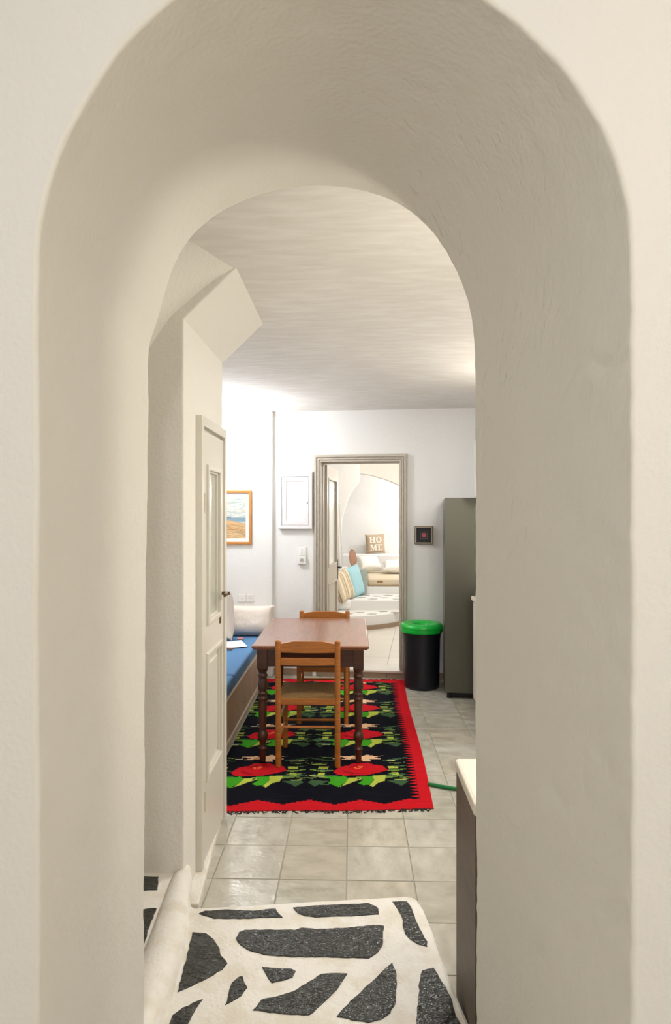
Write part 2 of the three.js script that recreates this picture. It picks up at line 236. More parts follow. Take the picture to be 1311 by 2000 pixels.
for (const st of stones) {
  const pts = []; // slightly ragged cleft edges
  st.forEach((a, i) => { const b = st[(i + 1) % st.length], d = Math.hypot(b[0] - a[0], b[1] - a[1]), k = Math.max(1, Math.round(d / 0.018)); for (let q = 0; q < k; q++) pts.push([a[0] + (b[0] - a[0]) * q / k + (q ? rr(-0.0022, 0.0022) : 0), a[1] + (b[1] - a[1]) * q / k + (q ? rr(-0.0022, 0.0022) : 0)]); });
  const g = metric(slab(pts, 0.008, 0.0025), 0.42); const o = rnd(), q = rnd(); const uv = g.attributes.uv; for (let i = 0; i < uv.count; i++) uv.setXY(i, uv.getX(i) + o, uv.getY(i) + q);
  g.translate(0, STEP - 0.0045, 0); part(mortar, 'paving_stone', g, M.slate);
}
// rounded white kerb that closes the threshold towards the side passage
{
  const path = [[-0.715, 2.80, 0.03, 0.012], [-0.70, 2.70, 0.045, 0.022], [-0.672, 2.5, 0.060, 0.030], [-0.647, 2.3, 0.072, 0.035], [-0.635, 2.05, 0.082, 0.05], [-0.64, 1.86, 0.088, 0.05], [-0.65, 1.7, 0.09, 0.05]];
  const c = new THREE.CatmullRomCurve3(path.map(([x, d]) => new THREE.Vector3(x, 0, -d))), k = new THREE.CatmullRomCurve3(path.map(([, , w, h]) => new THREE.Vector3(w, h, 0)));
  const pos = [], idx = [], m = 18, n = 60;
  for (let j = 0; j <= n; j++) { const p = c.getPoint(j / n), q = k.getPoint(j / n), t = c.getTangent(j / n), s = new THREE.Vector3(-t.z, 0, t.x); for (let i = 0; i <= m; i++) { const a = -1 + 2 * i / m, v = p.clone().addScaledVector(s, a * q.x); pos.push(v.x, STEP - 0.01 + (q.y + 0.01) * Math.pow(1 - a * a, 0.6) + 0.004 * fbm(v.x * 12, v.z * 12, 3, 3) * (1 - a * a), v.z); if (j && i) { const A = (j - 1) * (m + 1) + i - 1, B = A + 1, C = A + m + 1, D = C + 1; idx.push(A, B, C, B, D, C); } } }
  const g = new THREE.BufferGeometry(); g.setAttribute('position', new THREE.Float32BufferAttribute(pos, 3)); g.setIndex(idx); g.computeVertexNormals();
  const gg = metric(g, 0.5); struct('trim_1', gg, M.whitewash, 'rounded white kerb along the threshold');
}

// ------------------------------------------------------------------ dining room shell
const CEIL = 2.65, PITCH = 0.30;
struct('ceiling', metric(span(-1.75, 2.0, CEIL, CEIL + 0.2, -1.8, -6.95), 0.9), M.ceiling);
struct('wall_left', metric(span(-1.75, -1.55, 0, 2.7, -3.5, -6.9), 0.6), M.white);
struct('wall_right', metric(span(1.55, 1.75, 0, 2.7, -1.8, -6.9), 0.6), M.white);
struct('wall_passage', metric(span(-1.75, -1.55, 0, 2.7, -1.8, -2.8), 0.6), M.plaster);
// closet block with the panelled door, its top corner chamfered up to the ceiling
{
  const g = new THREE.ExtrudeGeometry(poly([[-1.55, 0], [-0.70, 0], [-0.70, 2.44], [-0.47, CEIL + 0.01], [-0.47, 2.7], [-1.55, 2.7]]), { depth: 0.81, bevelEnabled: true, bevelSize: 0.008, bevelThickness: 0.008, bevelOffset: -0.008, bevelSegments: 3 });
  g.translate(0, 0, -3.562); struct('wall_closet', metric(g, 0.6), M.plaster, 'white corner block with chamfered top');
  const sill = slab([[-0.705, 2.72], [-0.632, 2.72], [-0.66, 3.07], [-0.699, 3.56], [-0.705, 3.56]], 0.03, 0.006); struct('trim_2', metric(sill, 0.5), M.whitewash, 'white sill under the panelled door');
  // sloping haunch above the side passage
  const P = [[-1.5, 1.62], [-1.15, 1.98], [-0.95, 2.19], [-0.849, 2.30], [-0.763, 2.43], [-0.667, 2.515], [-0.571, 2.595], [-0.462, 2.66]], Q = [[-1.5, 1.86], [-1.2, 1.90], [-0.95, 2.02], [-0.80, 2.19], [-0.72, 2.28], [-0.625, 2.39], [-0.53, 2.48], [-0.42, 2.60]];
  const pos = [], idx = [], m = 10;
  P.forEach(([x, y], i) => { for (let k = 0; k <= m; k++) { const t = k / m, b = 0.03 * Math.sin(Math.PI * t); pos.push(x + (Q[i][0] - x) * t, y + (2.66 - y) * t + b * 0.6, -(2.765 + (Q[i][1] - 2.765) * t) - b * 0.4); if (i && k) { const A = (i - 1) * (m + 1) + k - 1, B = A + 1, C = A + m + 1, D = C + 1; idx.push(A, B, C, B, D, C); } } });
  const h = new THREE.BufferGeometry(); h.setAttribute('position', new THREE.Float32BufferAttribute(pos, 3)); h.setIndex(idx); h.computeVertexNormals(); struct('wall_haunch', metric(h, 0.6), M.plaster, 'sloping plaster haunch under the ceiling');
}
// picture wall at the far left, a little in front of the far wall
const PW = -6.65;
struct('wall_alcove', metric(span(-1.6, -0.80, 0, 2.7, PW, PW - 0.4, 0.012), 0.6), M.white);
struct('trim_3', metric(span(-1.55, -0.80, 0, 0.655, PW + 0.05, PW - 0.02, 0.012), 0.6), M.white, 'low plaster ledge behind the pillows');

// tiles: 30 cm stone-look tiles, each on its own
const floor = struct('floor', metric(span(-1.7, 1.7, -0.1, -0.006, -1.75, -6.95), 1), M.grout, 'grey stone-look floor tiles');
{
  const base = [0, 1, 2, 3, 4].map(() => { const g = metric(box(PITCH - 0.0045, 0.02, PITCH - 0.0045, 0, -0.01, 0, 0.0025), 0.62); const o = rnd() * 7, q = rnd() * 7, uv = g.attributes.uv; for (let i = 0; i < uv.count; i++) uv.setXY(i, uv.getX(i) + o, uv.getY(i) + q); return g; });
  for (let i = -5; i <= 4; i++) for (let k = 0; k < 16; k++) {
    const x = -0.027 + (i + 0.5) * PITCH, d = 2.066 + (k + 0.5) * PITCH; if (x < -1.55 || x > 1.5 || d > 6.72) continue;
    const t = part(floor, 'tile', base[Math.floor(rnd() * 5)], M.tile[Math.floor(rnd() * 3)]); t.position.set(x, rr(-0.0006, 0.0006), -d); t.rotation.y = Math.floor(rnd() * 4) * Math.PI / 2;
  }
}

// ------------------------------------------------------------------ panelled door in the closet block
{
  const d = struct('door_1', null, null, 'narrow white panelled door with a frosted glass upper panel'); d.position.set(-0.70, 0, -3.255); d.rotation.y = Math.PI / 2;   // local: +x = deeper into the house, +z = into the room
  const x0 = -0.291, x1 = 0.292, y0 = 0.022, y1 = 2.075;
  const fr = poly([[x0, y0], [x1, y0], [x1, y1], [x0, y1]]); rectHole(fr, x0 + 0.045, x1 - 0.045, y0 - 0.0, y1 - 0.06);
  part(d, 'door_frame', uFrame(x0, x1, y0, y1, 0.045, 0, 0.028), M.doorPaint);
  // the leaf is framed round a glass pane above and a raised panel below
  const gl = [-0.149, 0.131, 1.118, 1.85], pn = [-0.165, 0.165, 0.40, 0.968], a = x0 + 0.049, b = x1 - 0.049, lf = poly([[a, y0 + 0.005], [b, y0 + 0.005], [b, y1 - 0.06], [a, y1 - 0.06]]);
  rectHole(lf, gl[0], gl[1], gl[2], gl[3]); rectHole(lf, pn[0], pn[1], pn[2], pn[3]);
  const leaf = part(d, 'door_leaf', new THREE.ExtrudeGeometry(lf, { depth: 0.016, bevelEnabled: true, bevelSize: 0.003, bevelThickness: 0.003, bevelOffset: -0.003, bevelSegments: 2 }), M.doorPaint);
  part(leaf, 'pane', span(gl[0], gl[1], gl[2], gl[3], 0.001, 0.005), M.frosted, 'frosted glass pane');
  part(leaf, 'glazing_bead', join(frame(gl[0] - 0.012, gl[1] + 0.012, gl[2] - 0.012, gl[3] + 0.012, 0.026, 0.026, 0.005), frame(gl[0] + 0.010, gl[1] - 0.010, gl[2] + 0.010, gl[3] - 0.010, 0.014, 0.012, 0.004)), M.doorPaint);
  part(leaf, 'panel', join(span(pn[0], pn[1], pn[2], pn[3], 0.001, 0.006), span(pn[0] + 0.05, pn[1] - 0.05, pn[2] + 0.05, pn[3] - 0.05, 0.0, 0.015, 0.006)), M.doorPaint);
  part(leaf, 'panel_moulding', join(frame(pn[0] - 0.012, pn[1] + 0.012, pn[2] - 0.012, pn[3] + 0.012, 0.024, 0.026, 0.005), frame(pn[0] + 0.008, pn[1] - 0.008, pn[2] + 0.008, pn[3] - 0.008, 0.012, 0.014, 0.004)), M.doorPaint);
  const hx = 0.150, hy = 1.223; const lever = part(d, 'handle', (() => { const n = cyl(0.009, 0.009, 0.05, 0, 0, 0, 12); n.rotateX(Math.PI / 2); n.translate(hx, hy, 0.045); return join(span(hx - 0.017, hx + 0.017, hy - 0.05, hy + 0.05, 0.018, 0.024, 0.003), n, span(hx - 0.085, hx + 0.012, hy - 0.010, hy + 0.010, 0.052, 0.066, 0.006)); })(), M.bronze, 'bronze lever handle');
  part(d, 'keyhole_plate', span(hx - 0.013, hx + 0.013, hy - 0.155, hy - 0.075, 0.018, 0.024, 0.004), M.bronze, 'bronze keyhole plate');
  for (const hy2 of [0.32, 1.68]) { const h = cyl(0.007, 0.007, 0.09, x0 + 0.047, hy2, 0.026, 10); part(d, 'hinge', h, M.casing); }
}

// ------------------------------------------------------------------ far wall, turned 6 degrees, with the bedroom doorway
const TURN = -6 * Math.PI / 180, FC = [0.086, 0, -6.61];
const far = (o) => { o.position.set(...FC); o.rotation.y = TURN; return o; };
const farPoint = (x, y, z) => new THREE.Vector3(x, y, z).applyAxisAngle(new THREE.Vector3(0, 1, 0), TURN).add(new THREE.Vector3(...FC));
{
  const w = poly([[-1.1, 0], [-0.41, 0], [-0.41, 2.15], [0.395, 2.15], [0.395, 0], [1.75, 0], [1.75, 2.75], [-1.1, 2.75]]);
  const g = new THREE.ExtrudeGeometry(w, { depth: 0.24, bevelEnabled: false }); g.translate(0, 0, -0.24);
  far(struct('wall_far', metric(g, 0.6), M.white));
  far(struct('baseboard_far', metric(join(span(0.47, 1.5, 0, 0.07, 0, 0.012, 0.003), span(-0.88, -0.49, 0, 0.07, 0, 0.012, 0.003)), 0.6), M.brownTile));
  const d = far(struct('door_2', null, null, 'taupe moulded doorway into the bedroom'));
  const arm = (x0, x1, y1, z0, z1, wd) => uFrame(x0, x1, 0.07, y1, wd, z0, z1);
  part(d, 'casing', join(arm(-0.476, 0.458, 2.214, -0.002, 0.016, 0.016), arm(-0.463, 0.445, 2.201, -0.002, 0.036, 0.018), arm(-0.447, 0.429, 2.185, -0.002, 0.018, 0.016)), M.casing);
  part(d, 'casing_bead', join(arm(-0.434, 0.416, 2.172, -0.002, 0.030, 0.012), arm(-0.424, 0.406, 2.162, -0.002, 0.012, 0.012), arm(-0.414, 0.396, 2.152, -0.002, 0.022, 0.013)), M.casing);
  part(d, 'jamb', uFrame(-0.412, 0.397, 0.07, 2.152, 0.014, -0.25, 0.003), M.casing);
  part(d, 'door_stop', uFrame(-0.400, 0.385, 0.07, 2.140, 0.012, -0.17, -0.06), M.casing);
  part(d, 'threshold', span(-0.45, 0.44, 0.055, 0.078, -0.26, 0.022, 0.006), M.paleTile, 'pale stone threshold');
  part(d, 'riser_tile', span(-0.45, -0.05, 0, 0.056, -0.24, 0.012, 0.002), M.brownTile); part(d, 'riser_tile', span(-0.046, 0.254, 0, 0.056, -0.24, 0.012, 0.002), M.brownTile); part(d, 'riser_tile', span(0.258, 0.45, 0, 0.056, -0.24, 0.012, 0.002), M.brownTile);
  // the leaf stands open into the bedroom, hinged on the left
  const leafWrap = new THREE.Group(); leafWrap.name = 'door_leaf'; d.add(leafWrap); leafWrap.position.set(-0.388, 0.085, -0.19); leafWrap.rotation.y = 88.5 * Math.PI / 180;
  const L = 0.765, Ht = 2.04, lp = poly([[0, 0], [L, 0], [L, Ht], [0, Ht]]); rectHole(lp, 0.10, L - 0.10, 0.14, 0.80); rectHole(lp, 0.10, L - 0.10, 0.98, Ht - 0.13);
  const eg = new THREE.ExtrudeGeometry(lp, { depth: 0.036, bevelEnabled: true, bevelSize: 0.002, bevelThickness: 0.002, bevelOffset: -0.002, bevelSegments: 1 }); eg.translate(0, 0, -0.018);
  part(leafWrap, 'stile_frame', eg, M.casing);
  part(leafWrap, 'pane', span(0.09, L - 0.09, 0.97, Ht - 0.12, -0.003, 0.003), M.frosted, 'frosted glass pane');
  part(leafWrap, 'panel', span(0.09, L - 0.09, 0.13, 0.81, -0.006, 0.006), M.casing);
  const bead = (y0, y1, s) => { const g2 = frame(0.095, L - 0.095, y0 - 0.005, y1 + 0.005, 0.022, 0.016, 0.003); g2.translate(0, 0, s > 0 ? 0.006 : -0.022); return g2; };
  part(leafWrap, 'moulding', join(bead(0.14, 0.80, 1), bead(0.98, Ht - 0.13, 1), bead(0.14, 0.80, -1), bead(0.98, Ht - 0.13, -1)), M.casing);
  const n = cyl(0.008, 0.008, 0.13, 0, 0, 0, 10); n.rotateX(Math.PI / 2); n.translate(L - 0.05, 0.93, 0);
  part(leafWrap, 'handle', join(n, span(L - 0.07, L - 0.03, 0.80, 1.02, -0.024, 0.024, 0.004), span(L - 0.15, L - 0.04, 0.922, 0.938, 0.055, 0.068, 0.005), span(L - 0.15, L - 0.04, 0.922, 0.938, -0.068, -0.055, 0.005)), M.iron, 'dark iron lever handle');
}

// ------------------------------------------------------------------ dining table
const T = { x0: -0.656, x1: 0.108, d0: 4.30, d1: 5.43, top: 0.773 };
{
  const cx = (T.x0 + T.x1) / 2, cd = (T.d0 + T.d1) / 2, w = T.x1 - T.x0, l = T.d1 - T.d0;
  const t = thing('dining_table', 'dark wooden dining table with turned legs standing on the flowered rug', 'table', [cx, 0.0055, -cd]);
  const top = T.top - 0.006;
  part(t, 'tabletop', metric(join(box(w, 0.020, l, 0, top - 0.010, 0, 0.008), box(w - 0.02, 0.010, l - 0.02, 0, top - 0.022, 0, 0.004)), 0.5, false), M.tableTop);
  const lx = 0.3135, ld = 0.520, ah = 0.112, ay = top - 0.027 - ah / 2;
  for (const s of [-1, 1]) { part(t, 'apron', metric(box(2 * lx - 0.06, ah, 0.02, 0, ay, s * (ld + 0.012)), 0.5, true), M.tableLeg); part(t, 'apron', metric(box(0.02, ah, 2 * ld - 0.06, s * (lx + 0.012), ay, 0), 0.5, true), M.tableLeg); }
  const prof = [[0.0, 0], [0.018, 0], [0.020, 0.01], [0.0195, 0.06], [0.021, 0.082], [0.028, 0.088], [0.028, 0.094], [0.021, 0.100], [0.019, 0.115], [0.022, 0.135], [0.031, 0.155], [0.0345, 0.172], [0.031, 0.190], [0.023, 0.202], [0.0215, 0.212], [0.0245, 0.27], [0.0275, 0.35], [0.0285, 0.395], [0.0265, 0.408], [0.0325, 0.414], [0.0325, 0.421], [0.0265, 0.428], [0.026, 0.440], [0.032, 0.447], [0.032, 0.454], [0.024, 0.461], [0.028, 0.475], [0.0325, 0.495], [0.031, 0.520], [0.0265, 0.545], [0.0245, 0.557], [0.033, 0.563], [0.033, 0.571], [0.025, 0.578], [0.027, 0.592], [0.034, 0.606], [0.034, 0.615]];
  const lathe = new THREE.LatheGeometry(prof.map(([r, y]) => new THREE.Vector2(r, y)), 28); const luv = lathe.attributes.uv; for (let i = 0; i < luv.count; i++) luv.setXY(i, luv.getX(i) * 0.3, luv.getY(i));
  const leg = join(lathe, metric(box(0.068, top - 0.026 - 0.612, 0.068, 0, (top - 0.026 + 0.612) / 2, 0, 0.003), 0.5, true));
  for (const sx of [-1, 1]) for (const sz of [-1, 1]) { const m = part(t, 'leg', leg, M.tableLeg); m.position.set(sx * lx, 0, sz * ld); }
}

// ------------------------------------------------------------------ chairs with rush seats
function makeChair() {   // origin on the floor under the seat; the back is at +z
  const c = new THREE.Group(); const W = 0.19, zb = 0.18, zf = -0.18;
  const rail = (y0, y1, crown, sag, z) => { const s = new THREE.Shape(), w = W - 0.012; s.moveTo(-w, y0 + 0.0); s.quadraticCurveTo(0, y0 - sag, w, y0); s.lineTo(w, y1); s.lineTo(w * 0.52, y1 + crown); s.lineTo(-w * 0.52, y1 + crown); s.lineTo(-w, y1); s.closePath(); const g = new THREE.ExtrudeGeometry(s, { depth: 0.014, bevelEnabled: true, bevelSize: 0.003, bevelThickness: 0.003, bevelOffset: -0.003, bevelSegments: 2, curveSegments: 14 }); g.translate(0, 0, z - 0.007); return metric(g, 0.4, true); };
  const round = (pts, r) => metric(new THREE.TubeGeometry(new THREE.CatmullRomCurve3(pts.map((p) => new THREE.Vector3(...p))), 14, r, 14), 0.35, true);
  for (const s of [-1, 1]) {
    const post = join(round([[s * W, 0, zb - 0.005], [s * W, 0.25, zb - 0.002], [s * W, 0.45, zb], [s * W, 0.63, zb + 0.008], [s * W, 0.805, zb + 0.022]], 0.0185), (() => { const k = new THREE.SphereGeometry(0.0185, 14, 8, 0, 6.283, 0, 1.571); k.scale(1, 0.75, 1); k.translate(s * W, 0.805, zb + 0.022); return k; })());
    part(c, 'back_post', post, M.chair);
    part(c, 'leg', join(round([[s * (W - 0.008), 0, zf], [s * (W - 0.008), 0.22, zf], [s * (W - 0.008), 0.45, zf]], 0.0175)), M.chair);
  }
  part(c, 'top_rail', rail(0.738, 0.793, 0.017, 0.007, zb + 0.019), M.chair); part(c, 'back_rail', rail(0.655, 0.700, 0.0, 0.006, zb + 0.012), M.chair);
  part(c, 'seat_rail', metric(join(box(2 * W - 0.02, 0.042, 0.020, 0, 0.420, zb, 0.004)), 0.4, true), M.chair);
  part(c, 'seat_rail', metric(join(box(2 * W - 0.03, 0.036, 0.020, 0, 0.418, zf, 0.004)), 0.4, true), M.chair);
  for (const s of [-1, 1]) part(c, 'seat_rail', metric(box(0.020, 0.036, zb - zf - 0.03, s * (W - 0.004), 0.418, 0, 0.004), 0.4, true), M.chair);
  // woven seat: four triangular fields that meet in the middle
  const seat = new THREE.Group(); seat.name = 'seat'; c.add(seat);
  const C = [[-0.185, zf + 0.004], [0.185, zf + 0.004], [0.190, zb - 0.004], [-0.190, zb - 0.004]];
  for (let k = 0; k < 4; k++) {
    const A = C[k], B = C[(k + 1) % 4], n = 12, pos = [], uv = [], idx = []; const mid = [0, 0];
    const rowAt = []; for (let j = 0; j <= n; j++) { rowAt.push(pos.length / 3); const t = j / n, m = n - j; for (let i = 0; i <= m; i++) { const q = m ? i / m : 0.5; const ex = A[0] + (B[0] - A[0]) * q, ez = A[1] + (B[1] - A[1]) * q; const x = ex + (mid[0] - ex) * t, z = ez + (mid[1] - ez) * t; pos.push(x, 0.447 + 0.010 * Math.sin(Math.min(1, t * 2.2) * 1.57) - 0.004 * t, z); uv.push((q - 0.5) * (1 - t) * 1.4, t * 1.0); } }
    for (let j = 0; j < n; j++) { const m = n - j; for (let i = 0; i < m; i++) { idx.push(rowAt[j] + i, rowAt[j + 1] + i, rowAt[j] + i + 1); if (i < m - 1) idx.push(rowAt[j] + i + 1, rowAt[j + 1] + i, rowAt[j + 1] + i + 1); } }
    const g = new THREE.BufferGeometry(); g.setAttribute('position', new THREE.Float32BufferAttribute(pos, 3)); g.setAttribute('uv', new THREE.Float32BufferAttribute(uv, 2)); g.setIndex(idx); g.computeVertexNormals(); part(seat, 'woven_panel', g, M.rush);
  }
  part(seat, 'seat_edge', metric(join(...[[zb - 0.003, 0.366], [zf + 0.003, 0.356]].map(([z, l]) => { const g = cyl(0.012, 0.012, l, 0, 0, 0, 10); g.rotateZ(Math.PI / 2); g.translate(0, 0.438, z); return g; }), ...[-1, 1].map((s) => { const g = cyl(0.012, 0.012, 0.34, 0, 0, 0, 10); g.rotateX(Math.PI / 2); g.translate(s * 0.184, 0.438, 0); return g; })), 0.2), M.rush);
  const bar = (a, b, r) => { const g = round([a, [(a[0] + b[0]) / 2, a[1], (a[2] + b[2]) / 2], b], r); part(c, 'stretcher', g, M.chair); };
  bar([-W, 0.255, zb - 0.002], [W, 0.255, zb - 0.002], 0.0085); bar([-W + 0.008, 0.30, zf], [W - 0.008, 0.30, zf], 0.0095); bar([-W + 0.008, 0.19, zf], [W - 0.008, 0.19, zf], 0.0095);
  for (const s of [-1, 1]) { bar([s * W, 0.30, zb - 0.003], [s * (W - 0.008), 0.30, zf], 0.009); bar([s * W, 0.17, zb - 0.003], [s * (W - 0.008), 0.17, zf], 0.009); }
  return c;
}
{
  const a = makeChair(); a.name = numbered('dining_chair'); a.position.set(-0.285, 0.006, -4.44); a.userData = { label: 'wooden rush-seat chair tucked under the near end of the table, back towards the archway', category: 'chair', group: 'rush-seat chairs at the dining table' }; scene.add(a);
  const b = a.clone(); b.name = numbered('dining_chair'); b.position.set(-0.231, 0.006, -5.315); b.rotation.y = Math.PI; b.userData = { label: 'wooden rush-seat chair at the far end of the table, showing only its top rail', category: 'chair', group: 'rush-seat chairs at the dining table' }; scene.add(b);
}

// ------------------------------------------------------------------ flowered woven rug
const RUG = { w: 1.318, l: 2.86 };
const rugTex = canvasTex(1024, 2048, (g, W, Hh) => {
  // canvas: x across the rug from its left edge, y = 0 at the far end; metres to pixels
  const X = (m) => (m + RUG.w / 2) / RUG.w * W, Y = (m) => m / RUG.l * Hh;
  const navy = '#070914', red = '#c3141f', deep = '#9c1019', peach = '#ecbf93', lime = '#b3bd4a', green = '#3f9a1e', moss = '#6f8f3a', dark = '#3c5a3a', cream = '#e9dcc0';
  g.fillStyle = navy; g.fillRect(0, 0, W, Hh);
  const stepPoly = (pts, c, st = 0.011) => { // woven shapes have stepped sides
    g.fillStyle = c; g.beginPath(); pts.forEach(([x, y], i) => { const [nx, ny] = pts[(i + 1) % pts.length]; if (!i) g.moveTo(X(x), Y(y)); const k = Math.max(1, Math.round(Math.abs(ny - y) / st)); for (let q = 1; q <= k; q++) { g.lineTo(X(x + (nx - x) * q / k), Y(y + (ny - y) * (q - 1) / k)); g.lineTo(X(x + (nx - x) * q / k), Y(y + (ny - y) * q / k)); } }); g.closePath(); g.fill();
  };
  const cx = [-0.421, 0.224], period = 0.665;
  for (let row = 0; row < 5; row++) for (let s = 0; s < 2; s++) {
    const x = cx[s], y = RUG.l - 0.57 - row * period, q = (a) => a.map(([u, v]) => [x + u, y + v]);
    // slender leaves on both sides
    for (const m of [-1, 1]) {
      const L = (pts, c) => stepPoly(q(pts.map(([u, v]) => [m * u, v])), c);
      L([[0.13, 0.08], [0.27, 0.06], [0.31, 0.09], [0.22, 0.13], [0.13, 0.13]], dark); L([[0.15, 0.10], [0.24, 0.085], [0.28, 0.11], [0.18, 0.14]], moss);
      L([[0.18, 0.17], [0.28, 0.15], [0.31, 0.20], [0.27, 0.255], [0.24, 0.22]], dark); L([[0.16, 0.0], [0.27, -0.015], [0.31, 0.0], [0.24, 0.03]], moss);
      L([[0.19, -0.06], [0.25, -0.07], [0.26, -0.02], [0.20, -0.005]], lime); L([[0.16, -0.17], [0.30, -0.215], [0.33, -0.20], [0.24, -0.155]], dark); L([[0.20, -0.12], [0.31, -0.13], [0.27, -0.10]], moss); L([[0.26, 0.12], [0.335, 0.115], [0.30, 0.14]], moss); L([[0.21, 0.045], [0.25, 0.035], [0.26, 0.085], [0.22, 0.095]], lime);
    }
    for (let k = 0; k < 9; k++) { const m = k % 2 ? 1 : -1, v = -0.22 + 0.052 * k + 0.01 * ((row * 7 + s * 3 + k) % 3), u0 = 0.17 + 0.018 * ((k * 5 + row) % 4), l = 0.07 + 0.018 * ((k * 3 + s) % 4); stepPoly(q([[m * u0, v], [m * (u0 + l), v - 0.012], [m * (u0 + l * 0.7), v + 0.012], [m * (u0 + 0.02), v + 0.016]]), ['#7c9a44', '#4b6b3f', '#c2c98a', '#587a5a', '#a7b45a'][(k * 2 + row) % 5], 0.006); }
    // broad lobed leaves in front
    stepPoly(q([[-0.20, 0.10], [-0.10, 0.085], [-0.06, 0.13], [-0.08, 0.20], [-0.115, 0.26], [-0.15, 0.23], [-0.185, 0.20], [-0.17, 0.15]]), green); stepPoly(q([[-0.11, 0.26], [-0.08, 0.19], [-0.06, 0.12], [0.03, 0.10], [0.02, 0.15], [-0.03, 0.19], [-0.06, 0.22]]), lime);
    stepPoly(q([[0.01, 0.10], [0.09, 0.09], [0.10, 0.15], [0.075, 0.23], [0.04, 0.235], [0.0, 0.20], [0.03, 0.15]]), green); stepPoly(q([[0.09, 0.09], [0.175, 0.10], [0.165, 0.18], [0.12, 0.21], [0.095, 0.26], [0.07, 0.235], [0.10, 0.15]]), lime);
    stepPoly(q([[-0.01, 0.12], [0.02, 0.12], [0.0, 0.16]]), dark);
    // peach blossom behind
    stepPoly(q([[-0.13, -0.24], [-0.05, -0.25], [0.0, -0.225], [0.05, -0.265], [0.10, -0.24], [0.17, -0.245], [0.11, -0.21], [0.15, -0.185], [0.07, -0.19], [0.085, -0.145], [0.03, -0.15], [0.02, -0.19], [-0.05, -0.18], [-0.11, -0.19], [-0.07, -0.215]]), peach); stepPoly(q([[-0.03, -0.235], [0.01, -0.215], [-0.02, -0.195], [-0.05, -0.21]]), '#c98a5b'); stepPoly(q([[-0.17, -0.20], [-0.13, -0.215], [-0.12, -0.19]]), cream);
    // red rose with darker rings
    stepPoly(q([[-0.16, 0.02], [-0.12, -0.06], [-0.06, -0.085], [-0.04, -0.12], [0.06, -0.125], [0.10, -0.085], [0.16, -0.06], [0.19, 0.01], [0.13, 0.05], [0.06, 0.085], [-0.06, 0.09], [-0.13, 0.07]]), red);
    stepPoly(q([[-0.10, 0.0], [-0.02, 0.05], [0.07, 0.04], [0.13, -0.01], [0.12, 0.02], [0.06, 0.06], [-0.03, 0.07], [-0.09, 0.03]]), deep); stepPoly(q([[-0.06, -0.03], [0.0, -0.085], [0.06, -0.04], [0.05, -0.06], [0.0, -0.10], [-0.05, -0.06]]), deep);
    stepPoly(q([[-0.03, -0.05], [0.0, -0.065], [0.03, -0.05], [0.01, -0.02], [-0.015, -0.02]]), '#e8703c'); stepPoly(q([[-0.012, -0.048], [0.01, -0.05], [0.005, -0.032]]), red);
  }
  // red border with sawteeth along the right side, waves across the ends
  g.fillStyle = red; g.fillRect(X(RUG.w / 2 - 0.072), 0, W, Hh);
  const rightTeeth = 62; for (let i = 0; i < rightTeeth; i++) { const y = RUG.l * (i + 0.5) / rightTeeth, h = RUG.l / rightTeeth / 2; g.fillStyle = red; g.beginPath(); g.moveTo(X(RUG.w / 2 - 0.073), Y(y - h * 0.8)); g.lineTo(X(RUG.w / 2 - 0.125), Y(y)); g.lineTo(X(RUG.w / 2 - 0.073), Y(y + h * 0.8)); g.fill(); }
  for (const [e, dir] of [[0, 1], [RUG.l, -1]]) { const pts = [[-RUG.w / 2, e]]; const n = 9; for (let i = 0; i <= n; i++) { const x = -RUG.w / 2 + RUG.w * i / n; pts.push([x, e + dir * (i % 2 ? 0.075 : 0.135)]); } pts.push([RUG.w / 2, e]); stepPoly(pts, red, 0.012); }
  // weft lines and wool shade differences
  g.globalAlpha = 0.10; for (let i = 0; i < 900; i++) { const y = rnd() * Hh, x = rnd() * W, w = rr(20, 160); g.fillStyle = rnd() < 0.6 ? '#000000' : '#ffffff'; g.fillRect(x, y, w, 1.6); } g.globalAlpha = 1;
});
